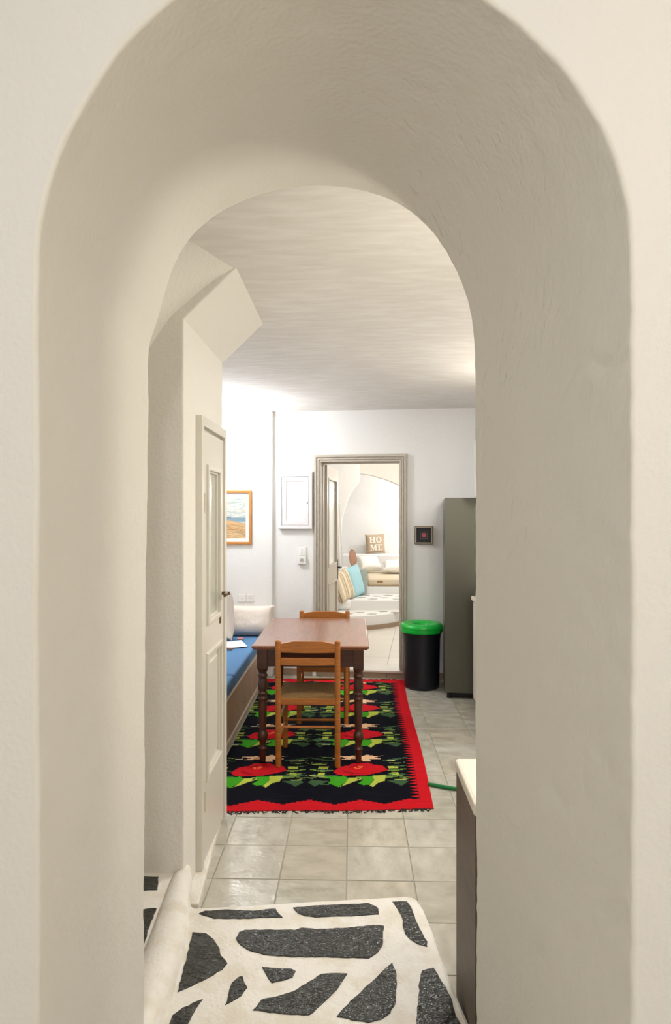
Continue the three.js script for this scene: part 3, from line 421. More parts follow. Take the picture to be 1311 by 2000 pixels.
{
  const rug = thing('rug', 'black woven rug with red roses and sawtooth red border under the table', 'rug', [-0.184, 0, -5.075]);
  const nx = 60, nz = 130, g = new THREE.BoxGeometry(RUG.w, 0.004, RUG.l, nx, 1, nz), p = g.attributes.position, uv = g.attributes.uv;
  for (let i = 0; i < p.count; i++) {
    let x = p.getX(i), y = p.getY(i), z = p.getZ(i); uv.setXY(i, x / RUG.w + 0.5, 0.5 - z / RUG.l);
    const edge = Math.max(Math.abs(x) / (RUG.w / 2), Math.abs(z) / (RUG.l / 2)); const lump = y > 0 ? 0.0018 * (fbm(x * 5, 1, z * 5, 3)) + (edge > 0.9 ? 0.002 * Math.max(0, fbm(x * 9, 4, z * 9, 2)) : 0) : 0;
    if (x > 0) x += (0.007 * Math.sin(z * 2.6) - 0.022 * z / 1.43) * x / 0.66; z += 0.006 * Math.sin(x * 7) * (Math.abs(z) / 1.43) - 0.055 * x * (z / 2.86 + 0.5);
    p.setXYZ(i, x, y + Math.min(lump, 0.0012) + 0.0025, z);
  }
  g.computeVertexNormals(); part(rug, 'woven_field', g, new THREE.MeshPhysicalMaterial({ map: rugTex, roughness: 1, specularIntensity: 0.25, bumpMap: (() => { const t = weaveBump.clone(); t.repeat.set(5, 10); return t; })(), bumpScale: 0.0015 }));
  const tas = []; for (const e of [-1, 1]) for (let i = 0; i < 190; i++) { const x = rr(-0.5, 0.475) * RUG.w, q = 0.006 * Math.sin(x * 7) - (e > 0 ? 0.055 * x : 0), l = rr(0.008, 0.034), a = rr(-1.0, 1.0); const t = new THREE.TubeGeometry(new THREE.QuadraticBezierCurve3(new THREE.Vector3(x, 0.0035, e * (RUG.l / 2 - 0.008) + q), new THREE.Vector3(x + l * 0.2 * a, 0.004, e * (RUG.l / 2 + l * 0.5) + q), new THREE.Vector3(x + l * a, 0.0028, e * (RUG.l / 2 + l) + q)), 4, 0.0019, 5); tas.push(t); }
  const f = part(rug, 'fringe', join(...tas), std({ color: col(0.13, 0.12, 0.12), roughness: 1 }), 'short dark wool fringe'); f.userData.kind = 'stuff';
}

// ------------------------------------------------------------------ bench with cushions, pillows, things lying on it
{
  const b = thing('built_in_bench', 'long built-in bench with brown wooden front along the left wall', 'bench', [-1.2, 0, -5.08]);
  part(b, 'body', metric(span(-0.33, 0.318, 0, 0.325, -1.46, 1.50), 0.6), M.white);
  part(b, 'front_board', metric(span(0.318, 0.332, 0.045, 0.325, -1.5, 1.5, 0.002), 0.6), M.bench, 'brown wooden board'); part(b, 'top_edge', span(0.30, 0.336, 0.325, 0.338, -1.5, 1.5, 0.003), M.benchEdge); part(b, 'skirting', metric(span(0.318, 0.345, 0, 0.048, -1.5, 1.5, 0.004), 0.6), M.benchEdge);
  const cush = (l) => { const g = new RoundedBoxGeometry(0.66, 0.098, l, 4, 0.022); const p = g.attributes.position; for (let i = 0; i < p.count; i++) { const x = p.getX(i), y = p.getY(i), z = p.getZ(i); if (y > 0) p.setY(i, y + 0.008 * (1 - (x / 0.33) ** 2) * (1 - (z / (l / 2)) ** 2)); } g.computeVertexNormals(); return metric(g, 0.25); };
  for (const [d0, d1, lab] of [[3.60, 4.90, 'blue seat cushion on the bench, the nearer one beside the white door'], [4.915, 6.53, 'blue seat cushion on the bench, the farther one under the white pillows']]) {
    const l = d1 - d0 - 0.006, c = thing('seat_cushion', lab, 'cushion', [-1.205, 0.338, -(d0 + d1) / 2], 0, 'blue bench cushions'); const cover = part(c, 'cover', (() => { const g = cush(l); g.translate(0, 0.049, 0); return g; })(), M.blue); part(c, 'piping', (() => { const s = poly([[-0.31, -l / 2 + 0.02], [0.312, -l / 2 + 0.02], [0.322, l / 2 - 0.02], [-0.31, l / 2 - 0.02]]).getPoints(); return new THREE.TubeGeometry(new THREE.CatmullRomCurve3(s.map((q) => new THREE.Vector3(q.x, 0.083, q.y)), true, 'catmullrom', 0.05), 60, 0.004, 6, true); })(), M.blue);
  }
}
function pillowGeo(w, h, t, n = 22, k = 0.5) {   // stands in the xy plane, thickness along z, pinched corners
  const g = new THREE.BoxGeometry(w, h, t, n, n, 2), p = g.attributes.position;
  for (let i = 0; i < p.count; i++) { const u = p.getX(i) / (w / 2), v = p.getY(i) / (h / 2), s = Math.sign(p.getZ(i)); const prof = Math.pow(Math.max(0, (1 - u ** 4) * (1 - v ** 4)), k); p.setXYZ(i, p.getX(i) * (1 - 0.07 * (1 - u * u) * 0 - 0.06 * (1 - v * v) * Math.abs(u)), p.getY(i) * (1 - 0.06 * (1 - u * u) * Math.abs(v)), s * t / 2 * prof + 0.008 * fbm(u * 2, v * 2, s * 3, 2) * prof); }
  const m = mergeVertices(clean(g).deleteAttribute('normal').deleteAttribute('uv')); m.computeVertexNormals(); return metric(m, 0.3);
}
function seamTube(w, h) { const pts = []; for (let i = 0; i < 40; i++) { const a = i / 40 * 4, s = Math.floor(a), f = (a - s) * 2 - 1; let u, v; if (s === 0) { u = f; v = -1; } else if (s === 1) { u = 1; v = f; } else if (s === 2) { u = -f; v = 1; } else { u = -1; v = -f; } pts.push(new THREE.Vector3(u * w / 2 * (1 - 0.06 * (1 - v * v)), v * h / 2 * (1 - 0.06 * (1 - u * u)), 0)); } return new THREE.TubeGeometry(new THREE.CatmullRomCurve3(pts, true), 120, 0.004, 6, true); }
{
  const a = thing('pillow', 'plump shaggy white pillow lying on the blue cushion against the picture wall', 'pillow', [-0.985, 0.585, -6.47]); const r = new THREE.Matrix4().makeRotationX(-0.3);
  part(a, 'cover', pillowGeo(0.44, 0.29, 0.20).applyMatrix4(r), M.fur); part(a, 'seam', seamTube(0.44, 0.29).applyMatrix4(r), M.fur);
  const b = thing('pillow', 'shaggy off-white pillow standing upright beside the door handle', 'pillow', [-1.245, 0.675, -6.24]); const r2 = new THREE.Matrix4().makeRotationFromEuler(new THREE.Euler(0, -0.72, 0.05));
  part(b, 'cover', pillowGeo(0.32, 0.45, 0.17).applyMatrix4(r2), M.fur); part(b, 'seam', seamTube(0.32, 0.45).applyMatrix4(r2), M.fur);
  const s = thing('paper_sheet', 'white sheet of paper lying on the blue bench cushion', 'paper', [-1.08, 0.446, -5.98], 0.35); const pg = new THREE.BoxGeometry(0.21, 0.0012, 0.297, 6, 1, 8), pp = pg.attributes.position; for (let i = 0; i < pp.count; i++) pp.setY(i, pp.getY(i) + 0.004 * (pp.getX(i) / 0.1) ** 2); pg.computeVertexNormals(); part(s, 'sheet', pg, M.paper);
  const k = thing('comb', 'slim brown wooden comb lying on the bench beside the paper', 'comb', [-1.12, 0.447, -5.78], 1.2); part(k, 'spine', box(0.022, 0.010, 0.17, 0, 0.005, 0, 0.004), M.brown); for (let i = 0; i < 14; i++) part(k, 'tooth', box(0.022, 0.005, 0.006, 0.02, 0.004, -0.075 + i * 0.0115), M.brown);
  const q = thing('hair_tie', 'small pink hair tie lying in front of the white pillow', 'hair tie', [-1.05, 0.449, -6.20]); const tg = new THREE.TorusGeometry(0.022, 0.008, 8, 20); tg.rotateX(Math.PI / 2); tg.translate(0, 0.006, 0); part(q, 'band', tg, M.pink); part(q, 'bead', (() => { const g = new THREE.SphereGeometry(0.011, 12, 8); g.translate(0.024, 0.008, 0.004); return g; })(), M.pink);
}

// ------------------------------------------------------------------ on the walls
const S = 6.65 / 6.45, pw = (x, y) => [x * S, 1.64 + (y - 1.64) * S];
{
  // framed beach picture; its left part is behind the door block
  const w = 0.62, h = 0.54, [rx, ty] = pw(-0.978, 1.849); const p = thing('framed_picture', 'framed beach landscape print in an orange wooden frame beside the corner', 'picture', [rx - w / 2, ty - h, PW + 0.001]);
  const fg = frame(-w / 2, w / 2, 0, h, 0.026, 0.022, 0.004); part(p, 'frame', fg, M.orangeWood); part(p, 'mat', frame(-w / 2 + 0.024, w / 2 - 0.024, 0.024, h - 0.024, 0.036, 0.006, 0.001), M.paper);
  const print = canvasTex(512, 512, (g, W, Hh) => {
    g.fillStyle = '#bdc3bd'; g.fillRect(0, 0, W, Hh);
    const sky = ['#a9b7bb', '#c9c3b3', '#d6cbb8', '#93a6ad', '#cfd0c6', '#b8b2a2']; for (let i = 0; i < 420; i++) { g.globalAlpha = 0.5; g.fillStyle = sky[Math.floor(rnd() * sky.length)]; g.fillRect(rr(-20, W), rr(0, Hh * 0.5), rr(20, 90), rr(6, 26)); }
    g.globalAlpha = 1; g.fillStyle = '#7f97a3'; g.fillRect(0, Hh * 0.50, W, Hh * 0.10); g.fillStyle = '#4e5a5f'; g.fillRect(0, Hh * 0.495, W * 0.7, 7);
    g.fillStyle = '#cfa878'; g.beginPath(); g.moveTo(0, Hh * 0.60); g.quadraticCurveTo(W * 0.55, Hh * 0.50, W, Hh * 0.66); g.lineTo(W, Hh); g.lineTo(0, Hh); g.fill();
    const sand = ['#c98d4f', '#a8957d', '#d9b98c', '#8d8370', '#b47a44', '#e0cba6']; for (let i = 0; i < 260; i++) { g.globalAlpha = 0.55; g.strokeStyle = sand[Math.floor(rnd() * sand.length)]; g.lineWidth = rr(2, 8); const x = rr(-60, W), y = rr(Hh * 0.62, Hh), l = rr(30, 160); g.beginPath(); g.moveTo(x, y); g.quadraticCurveTo(x + l * 0.5, y - 6, x + l, y + l * 0.22); g.stroke(); }
    g.globalAlpha = 0.8; g.strokeStyle = '#4d4a42'; g.lineWidth = 4; for (const [x, y, l] of [[0.40, 0.72, 0.2], [0.62, 0.78, 0.3], [0.70, 0.84, 0.24], [0.55, 0.68, 0.12]]) { g.beginPath(); g.moveTo(W * x, Hh * y); g.quadraticCurveTo(W * (x + l / 2), Hh * (y - 0.02), W * (x + l), Hh * (y + 0.03)); g.stroke(); } g.globalAlpha = 1;
  });
  part(p, 'print', (() => { const g = new THREE.BoxGeometry(w - 0.11, h - 0.11, 0.003); g.translate(0, h / 2, 0.003); return g; })(), std({ map: print, roughness: 0.35 }), 'printed beach scene');
  const [hx, hy] = pw(-1.123, 2.457); const hk = thing('wall_hook', 'tiny metal hook high on the bright picture wall', 'hook', [hx, hy - 0.03, PW + 0.001]); part(hk, 'plate', span(-0.016, 0.016, 0, 0.035, 0, 0.005, 0.002), M.whitePlastic); part(hk, 'hook', new THREE.TubeGeometry(new THREE.CatmullRomCurve3([[0, 0.03, 0.004], [0, 0.02, 0.02], [0, 0.0, 0.028], [0, -0.008, 0.04], [0, 0.006, 0.05]].map((q) => new THREE.Vector3(...q))), 16, 0.004, 8), M.casing);
  for (const [x, kind] of [[-1.073, 0], [-0.993, 1]]) {
    const [sx, sy] = pw(x, 0.803); const o = thing(kind ? 'power_socket' : 'antenna_socket', kind ? 'white power socket on the picture wall, nearest the corner' : 'white antenna socket on the picture wall, left of the power socket', 'socket', [sx, sy - 0.038, PW + 0.001]);
    part(o, 'plate', span(-0.038, 0.038, 0, 0.076, 0, 0.009, 0.003), M.whitePlastic); const ring = kind ? new THREE.TorusGeometry(0.021, 0.003, 8, 24) : new THREE.TorusGeometry(0.008, 0.003, 8, 18); ring.translate(0, 0.038, 0.009); part(o, 'rim', ring, M.panelWhite); for (const q of kind ? [-0.0095, 0.0095] : [0]) { const g = cyl(0.0032, 0.0032, 0.004, 0, 0, 0, 10); g.rotateX(Math.PI / 2); g.translate(q, 0.038, 0.0085); part(o, 'hole', g, M.darkPlastic); }
  }
}
const onFar = (name, label, category, x, y) => { const v = farPoint((x - 0.086) / Math.cos(TURN), y, 0.001); return thing(name, label, category, [v.x, v.y, v.z], TURN); };
{
  const e = onFar('electrical_panel', 'white wooden cover of the electrical panel beside the doorway', 'panel', -0.566, 1.471), w = 0.342, h = 0.577;
  part(e, 'box', span(-w / 2 + 0.006, w / 2 - 0.006, 0.004, h - 0.03, 0, 0.030, 0.002), M.panelWhite); part(e, 'frame', join(frame(-w / 2, w / 2, 0, h - 0.02, 0.034, 0.044, 0.004), span(-w / 2 - 0.004, w / 2 + 0.004, h - 0.026, h, 0, 0.052, 0.004)), M.panelWhite);
  const d = part(e, 'door', join(frame(-w / 2 + 0.037, w / 2 - 0.037, 0.037, h - 0.057, 0.036, 0.040, 0.004), span(-w / 2 + 0.07, w / 2 - 0.07, 0.07, h - 0.09, 0.03, 0.034)), M.panelWhite); const k = new THREE.SphereGeometry(0.008, 12, 8); k.translate(w / 2 - 0.05, h * 0.46, 0.046); part(d, 'knob', k, M.whitePlastic); part(d, 'inner_bead', frame(-w / 2 + 0.070, w / 2 - 0.070, 0.07, h - 0.09, 0.010, 0.039, 0.003), M.panelWhite);
  const s = onFar('light_switch', 'white double light switch above the socket, left of the doorway', 'switch', -0.500, 1.205); part(s, 'plate', span(-0.042, 0.042, 0, 0.082, 0, 0.010, 0.003), M.whitePlastic); part(s, 'rocker', span(-0.028, -0.002, 0.015, 0.067, 0.008, 0.016, 0.002), M.whitePlastic); part(s, 'rocker', span(0.002, 0.028, 0.015, 0.067, 0.008, 0.014, 0.002), M.whitePlastic);
  const o = onFar('power_socket', 'white power socket right below the light switch by the doorway', 'socket', -0.500, 1.115); part(o, 'plate', span(-0.042, 0.042, 0, 0.084, 0, 0.034, 0.006), M.whitePlastic); const well = new THREE.TorusGeometry(0.022, 0.004, 8, 24); well.translate(0, 0.042, 0.034); part(o, 'rim', well, M.panelWhite); const face = cyl(0.02, 0.02, 0.003, 0, 0, 0, 20); face.rotateX(Math.PI / 2); face.translate(0, 0.042, 0.0335); part(o, 'well', face, M.casing); for (const q of [-0.0095, 0.0095]) { const g = cyl(0.0032, 0.0032, 0.004, 0, 0, 0, 10); g.rotateX(Math.PI / 2); g.translate(q, 0.042, 0.035); part(o, 'hole', g, M.darkPlastic); }
  const low = onFar('low_socket', 'small grey socket box low on the far wall behind the table', 'socket', -0.50, 0.11); part(low, 'box', span(-0.045, 0.045, 0, 0.09, 0, 0.03, 0.004), M.greyBox); part(low, 'lid', span(-0.034, 0.034, 0.012, 0.078, 0.028, 0.036, 0.003), M.greyBox);
  const p = onFar('framed_picture', 'small square picture with a red dot on black between doorway and refrigerator', 'picture', 0.700, 1.329), q = 0.168; part(p, 'frame', frame(-q / 2, q / 2, 0, q, 0.013, 0.024, 0.003), std({ color: col(0.66, 0.60, 0.51), roughness: 0.5 })); part(p, 'frame_rim', frame(-q / 2 - 0.004, q / 2 + 0.004, -0.004, q + 0.004, 0.005, 0.014, 0.001), M.iron);
  part(p, 'print', (() => { const g = new THREE.BoxGeometry(q - 0.022, q - 0.022, 0.004); g.translate(0, q / 2, 0.008); return g; })(), std({ roughness: 0.5, map: canvasTex(256, 256, (g) => { g.fillStyle = '#10131c'; g.fillRect(0, 0, 256, 256); g.fillStyle = '#1d1a20'; g.fillRect(72, 66, 120, 120); g.strokeStyle = '#6d5f62'; g.lineWidth = 6; g.strokeRect(74, 68, 116, 116); g.fillStyle = '#a8525a'; g.beginPath(); g.arc(132, 126, 40, 0, 7); g.fill(); }) }));
}

// ------------------------------------------------------------------ refrigerator, bin, hose, kitchen units
{
  const f = thing('refrigerator', 'tall dark stainless steel refrigerator against the far wall', 'refrigerator', [0.812, 0, -5.88], TURN), w = 0.62, h = 1.766;
  part(f, 'body', span(0.004, w - 0.004, 0.045, h - 0.004, -0.60, -0.055, 0.006), M.steel); part(f, 'door', span(0, w, 0.05, h, -0.052, 0.001, 0.006), M.steel); part(f, 'plinth', span(0.05, w - 0.02, 0.012, 0.046, -0.58, -0.025), M.darkPlastic);
  for (const x of [0.04, w - 0.04]) for (const z of [-0.03, -0.55]) part(f, 'foot', cyl(0.018, 0.022, 0.046, x, 0.023, z, 14), M.darkPlastic);
  part(f, 'handle', join(span(w - 0.06, w - 0.04, 0.75, 1.15, 0.03, 0.05, 0.006), span(w - 0.06, w - 0.04, 0.76, 0.79, 0, 0.035), span(w - 0.06, w - 0.04, 1.11, 1.14, 0, 0.035)), M.iron);
  const b = thing('trash_bin', 'round black trash bin with a bright green ring lid', 'trash bin', [0.650, 0.004, -6.265]);
  const lat = (pts, n = 48) => new THREE.LatheGeometry(pts.map(([r, y]) => new THREE.Vector2(r, y)), n);
  part(b, 'bin_body', lat([[0, 0], [0.150, 0], [0.160, 0.008], [0.1635, 0.03], [0.1655, 0.12], [0.1685, 0.30], [0.172, 0.45], [0.178, 0.50], [0.184, 0.505], [0.184, 0.555], [0.176, 0.555], [0.168, 0.50], [0.158, 0.02], [0, 0.02]]), M.binBody);
  const lid = part(b, 'lid', lat([[0.188, 0.518], [0.192, 0.516], [0.196, 0.522], [0.197, 0.545], [0.1945, 0.548], [0.1945, 0.553], [0.198, 0.557], [0.197, 0.572], [0.190, 0.588], [0.176, 0.598], [0.160, 0.601], [0.130, 0.598], [0.098, 0.590], [0.082, 0.582], [0.072, 0.566], [0.069, 0.540], [0.074, 0.540], [0.080, 0.560], [0.10, 0.572], [0.16, 0.588], [0.186, 0.570]], 56), M.greenPlastic, 'bright green ring lid'); part(lid, 'latch', box(0.022, 0.018, 0.008, 0.155, 0.533, 0.119, 0.002), M.darkPlastic);
  const hs = thing('garden_hose', 'green hose running out from under the rug across the tiles', 'hose', [0, 0, 0]); part(hs, 'tube', new THREE.TubeGeometry(new THREE.CatmullRomCurve3([[0.456, 0.012, -3.997], [0.49, 0.012, -3.981], [0.53, 0.012, -3.962], [0.61, 0.012, -3.934], [0.72, 0.012, -3.925], [0.88, 0.012, -3.96], [0.955, 0.012, -4.05]].map((v) => new THREE.Vector3(...v))), 60, 0.0105, 12), M.hose); const ferr = cyl(0.0135, 0.0135, 0.03, 0, 0, 0, 14); ferr.rotateX(Math.PI / 2); ferr.rotateY(-0.65); ferr.translate(0.962, 0.0135, -4.06); part(hs, 'coupling', ferr, M.bronze);
  // narrow unit on the back of the archway wall
  const c = thing('low_cabinet', 'narrow dark wooden cabinet with white worktop just behind the archway', 'cabinet', [0.35, 0, -2.03]); part(c, 'carcass', metric(span(0.0, 1.15, 0, 0.79, -0.165, 0.165, 0.002), 0.5, true), M.cabinetDark); part(c, 'end_panel', metric(span(-0.008, 0.006, 0, 0.785, -0.172, 0.17, 0.002), 0.5, true), M.cabinetDark); part(c, 'worktop', span(-0.012, 1.16, 0.788, 0.828, -0.18, 0.172, 0.012), M.worktop, 'white worktop with rounded edge');
  for (let i = 0; i < 2; i++) { const d = part(c, 'door', metric(span(0.03 + i * 0.55, 0.57 + i * 0.55, 0.09, 0.77, -0.185, -0.165, 0.003), 0.5, true), M.cabinetDark); part(d, 'knob', (() => { const g = new THREE.SphereGeometry(0.013, 12, 8); g.translate(0.52 + i * 0.12, 0.6, -0.196); return g; })(), M.iron); }
  // kitchen row along the right wall
  for (let i = 0; i < 3; i++) { const z = -5.15 + i * 0.75, k = thing('base_cabinet', ['cream kitchen base cabinet next to the refrigerator', 'cream kitchen base cabinet in the middle of the right-hand row', 'cream kitchen base cabinet at the near end of the right-hand row'][i], 'cabinet', [1.27, 0, z], 0, 'kitchen base cabinets'); part(k, 'carcass', span(-0.255, 0.27, 0.1, 0.91, -0.37, 0.37, 0.002), M.kitchen); part(k, 'plinth', span(-0.21, 0.27, 0, 0.1, -0.37, 0.37), M.kitchen); for (const s of [-1, 1]) { const d = part(k, 'door', span(-0.275, -0.255, 0.11, 0.90, s * 0.185 - 0.18, s * 0.185 + 0.18, 0.003), M.kitchen); part(d, 'knob', (() => { const g = new THREE.SphereGeometry(0.012, 12, 8); g.translate(-0.286, 0.78, s * 0.03); return g; })(), M.iron); } }
  const wt = thing('worktop', 'pale kitchen worktop along the right wall', 'worktop', [1.265, 0.912, -4.4]); part(wt, 'slab', span(-0.285, 0.275, 0, 0.036, -1.13, 1.13, 0.008), M.worktop); part(wt, 'upstand', span(0.262, 0.278, 0.036, 0.09, -1.13, 1.13, 0.003), M.worktop);
  { const k = thing('wall_cabinet', 'cream wall cabinet above the worktop beside the refrigerator', 'cabinet', [1.25, 1.76, -4.82]); part(k, 'carcass', span(-0.29, 0.29, 0, 0.44, -0.355, 0.355, 0.002), M.kitchen); for (const s of [-1, 1]) { const d = part(k, 'door', span(-0.31, -0.29, 0.004, 0.436, s * 0.1775 - 0.172, s * 0.1775 + 0.172, 0.003), M.kitchen); part(d, 'knob', (() => { const g = new THREE.SphereGeometry(0.012, 12, 8); g.translate(-0.321, 0.06, s * 0.04); return g; })(), M.iron); } }
}

// ------------------------------------------------------------------ bedroom beyond the doorway
{
  const BF = 0.075;
  const bf = struct('floor_bedroom', metric(span(-1.5, 2.0, -0.05, BF - 0.004, -6.86, -12.2), 1), M.grout);
  const tg = metric(box(0.326, 0.016, 0.326, 0, -0.008, 0, 0.002), 0.62);
  for (let i = -3; i < 4; i++) for (let k = 0; k < 8; k++) { const v = farPoint(0.245 + (i + 0.5) * 0.33, BF, -0.27 - (k + 0.5) * 0.33); if (v.x < -1.2 || v.x > 1.5) continue; const t = part(bf, 'tile', tg, M.paleTile); t.position.copy(v); t.rotation.y = TURN; }
  struct('wall_bedroom_left', metric(span(-1.5, -1.3, 0, 2.7, -6.9, -12.2), 0.6), M.white); struct('wall_bedroom_right', metric(span(1.7, 1.9, 0, 2.7, -6.6, -12.2), 0.6), M.white); struct('wall_bedroom_back', metric(span(-1.5, 1.9, 0, 2.7, -11.95, -12.2), 0.6), M.white); struct('ceiling_bedroom', metric(span(-1.5, 1.9, 2.6, 2.75, -6.7, -12.2), 0.9), M.plaster);
  // pillar with the curved edge of the sleeping alcove
  const arch = poly([[-1.3, 0.07], [-0.20, 0.07], [-0.185, 0.8], [-0.17, 1.2], [-0.15, 1.49], [-0.12, 1.64], [-0.06, 1.82], [-0.012, 1.92], [0.047, 2.0], [0.113, 2.08], [0.118, 2.62], [-1.3, 2.62]]);
  const ag = new THREE.ExtrudeGeometry(arch, { depth: 0.22, bevelEnabled: true, bevelSize: 0.02, bevelThickness: 0.02, bevelOffset: -0.02, bevelSegments: 4 }); ag.translate(0, 0, -9.86); struct('wall_alcove_pillar', metric(ag, 0.6), M.white, 'rounded white wall at the edge of the sleeping alcove');
  // vault over the alcove, lower towards the right
  { const prof = [[-0.2, 2.22], [0.1, 2.205], [0.25, 2.185], [0.45, 2.133], [0.58, 2.08], [0.72, 2.02], [0.95, 1.95], [1.2, 1.84], [1.5, 1.6], [1.7, 1.4]]; const c = new THREE.SplineCurve(prof.map((q) => new THREE.Vector2(...q))).getPoints(50).map((q) => [q.x, q.y + 0.012 * fbm(q.x * 4, 1, 1, 2)]); const g = new THREE.ExtrudeGeometry(poly([...c, [1.7, 2.62], [-0.2, 2.62]]), { depth: 0.08, bevelEnabled: true, bevelSize: 0.02, bevelThickness: 0.02, bevelOffset: -0.02, bevelSegments: 4 }); g.translate(0, 0, -9.98); struct('wall_alcove_lintel', metric(g, 0.6), M.plaster, 'curved cream lintel over the sleeping alcove'); }
  // curved steps with slate pieces
  const arc = []; for (let i = 0; i <= 40; i++) { const a = Math.PI * (1.02 + 0.96 * i / 40); arc.push([-0.2 + 0.91 * Math.cos(a) * 1.06, 9.62 + 0.85 * Math.sin(a) * 0.99]); }
  const s1 = struct('floor_step_lower', metric(slab([...arc, [0.75, 10.2], [-1.15, 10.2]], 0.19, 0.012), 0.5), M.white, 'curved lower white step'); s1.position.y = BF;
  for (let i = 0; i < 26; i++) { const a = Math.PI * (1.05 + 0.92 * (i + 0.5) / 26); const g = metric(box(0.106, 0.06, 0.014, 0, 0, 0, 0.002), 0.5); g.rotateY(0); const t = part(s1, 'skirting_tile', g, M.brownTile); const x = -0.2 + 0.975 * Math.cos(a), d = 9.62 + 0.853 * Math.sin(a); t.position.set(x, 0.030, -d); t.rotation.y = Math.atan2(0.975 * Math.cos(a) / 0.95, -0.853 * Math.sin(a) / 0.72); }
  const s2 = struct('floor_step_upper', metric(slab([[-1.15, 9.42], [-0.3, 9.38], [0.4, 9.36], [1.6, 9.40], [1.6, 11.9], [-1.15, 11.9]], 0.325, 0.014), 0.5), M.white, 'upper white step'); s2.position.y = BF;
  for (let i = 0; i < 7; i++) { const mk = (x, d, w, l) => metric(slab([[x - w, d], [x - w * 0.2, d + l], [x + w, d + l * 0.7], [x + w * 0.8, d - l * 0.5], [x - w * 0.3, d - l * 0.8]], 0.006, 0.002), 0.4); const g1 = mk(-0.05 + i * 0.17, 9.50 + (i % 2) * 0.14, 0.075, 0.05); g1.translate(0, 0.321, 0); part(s2, 'paving_stone', g1, M.brightLitSlate); const g3 = mk(0.02 + i * 0.17, 9.82 + (i % 2) * 0.10, 0.075, 0.05); g3.translate(0, 0.321, 0); part(s2, 'paving_stone', g3, M.brightLitSlate); if (i < 5) { const g2 = mk(-0.06 + i * 0.16, 8.98 + (i % 2) * 0.13 + Math.max(0, i - 2) * 0.08, 0.07, 0.045); g2.translate(0, 0.186, 0); part(s1, 'paving_stone', g2, M.brightLitSlate); } }
  const bp = struct('floor_bed_platform', metric(span(0.22, 1.68, 0.39, 0.50, -10.13, -11.9, 0.012), 0.5), M.white, 'white masonry bed platform');
  struct('trim_4', metric(span(-0.3, 1.68, 0.39, 0.905, -11.55, -11.95, 0.03), 0.5), M.white, 'white ledge behind the bed');
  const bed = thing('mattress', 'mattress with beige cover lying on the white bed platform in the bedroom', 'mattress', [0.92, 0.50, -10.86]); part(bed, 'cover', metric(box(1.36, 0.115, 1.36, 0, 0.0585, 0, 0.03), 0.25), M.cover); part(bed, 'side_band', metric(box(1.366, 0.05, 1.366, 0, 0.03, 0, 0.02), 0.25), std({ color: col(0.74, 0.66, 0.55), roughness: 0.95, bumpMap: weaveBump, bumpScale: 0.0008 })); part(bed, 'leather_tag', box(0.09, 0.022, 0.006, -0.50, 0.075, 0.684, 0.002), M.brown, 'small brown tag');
  const p1 = thing('pillow', 'flat white bed pillow lying on the beige mattress', 'pillow', [0.82, 0.735, -11.15]); { const r = new THREE.Matrix4().makeRotationX(-1.35); part(p1, 'cover', pillowGeo(0.62, 0.42, 0.16).applyMatrix4(r), M.linen); part(p1, 'seam', seamTube(0.62, 0.42).applyMatrix4(r), M.linen); }
  const p2 = thing('pillow', 'off-white bolster pillow leaning at the left end of the mattress', 'pillow', [0.28, 0.775, -11.20]); { const r = new THREE.Matrix4().makeRotationFromEuler(new THREE.Euler(-0.9, 0.3, 0.3)); part(p2, 'cover', pillowGeo(0.40, 0.30, 0.16).applyMatrix4(r), M.linen); part(p2, 'seam', seamTube(0.40, 0.30).applyMatrix4(r), M.linen); }
  // cushion that reads HOME
  const home = thing('cushion', 'beige cushion lettered HOME in white, standing on the ledge behind the bed', 'cushion', [0.40, 1.082, -11.70]); const tx = canvasTex(512, 512, (g) => { g.fillStyle = '#b9a48a'; g.fillRect(0, 0, 512, 512); g.globalAlpha = 0.18; for (let i = 0; i < 900; i++) { g.fillStyle = rnd() < 0.5 ? '#8e7a62' : '#d6c4aa'; g.fillRect(rnd() * 512, rnd() * 512, rr(4, 30), 2); } g.globalAlpha = 1; g.fillStyle = '#f3ede2'; g.font = 'bold 210px serif'; g.textAlign = 'center'; g.textBaseline = 'middle'; g.fillText('HO', 258, 165); g.fillText('ME', 262, 365); });
  { const g = pillowGeo(0.34, 0.34, 0.13), p = g.attributes.position, uv = g.attributes.uv; for (let i = 0; i < p.count; i++) uv.setXY(i, p.getX(i) / 0.34 + 0.5, p.getY(i) / 0.34 + 0.5); const r = new THREE.Matrix4().makeRotationFromEuler(new THREE.Euler(-0.18, 0.12, 0.06)); part(home, 'cover', g.applyMatrix4(r), std({ map: tx, roughness: 0.95 })); part(home, 'seam', seamTube(0.34, 0.34).applyMatrix4(r), M.cover); }
  // seat bulge and cushions on the left
  struct('trim_5', metric(join(span(-0.9, -0.02, 0.26, 0.42, -9.30, -9.60, 0.06), span(-0.9, -0.06, 0.39, 0.765, -10.0, -10.75, 0.05)), 0.5), M.white, 'rounded white masonry seat');
  const str = canvasTex(256, 256, (g) => { g.fillStyle = '#d9c9ad'; g.fillRect(0, 0, 256, 256); for (let i = 0; i < 9; i++) { g.fillStyle = ['#9b8468', '#efe4cf', '#b39c7d'][i % 3]; g.fillRect(i * 29 + 4, 0, i % 3 === 1 ? 14 : 8, 256); } });
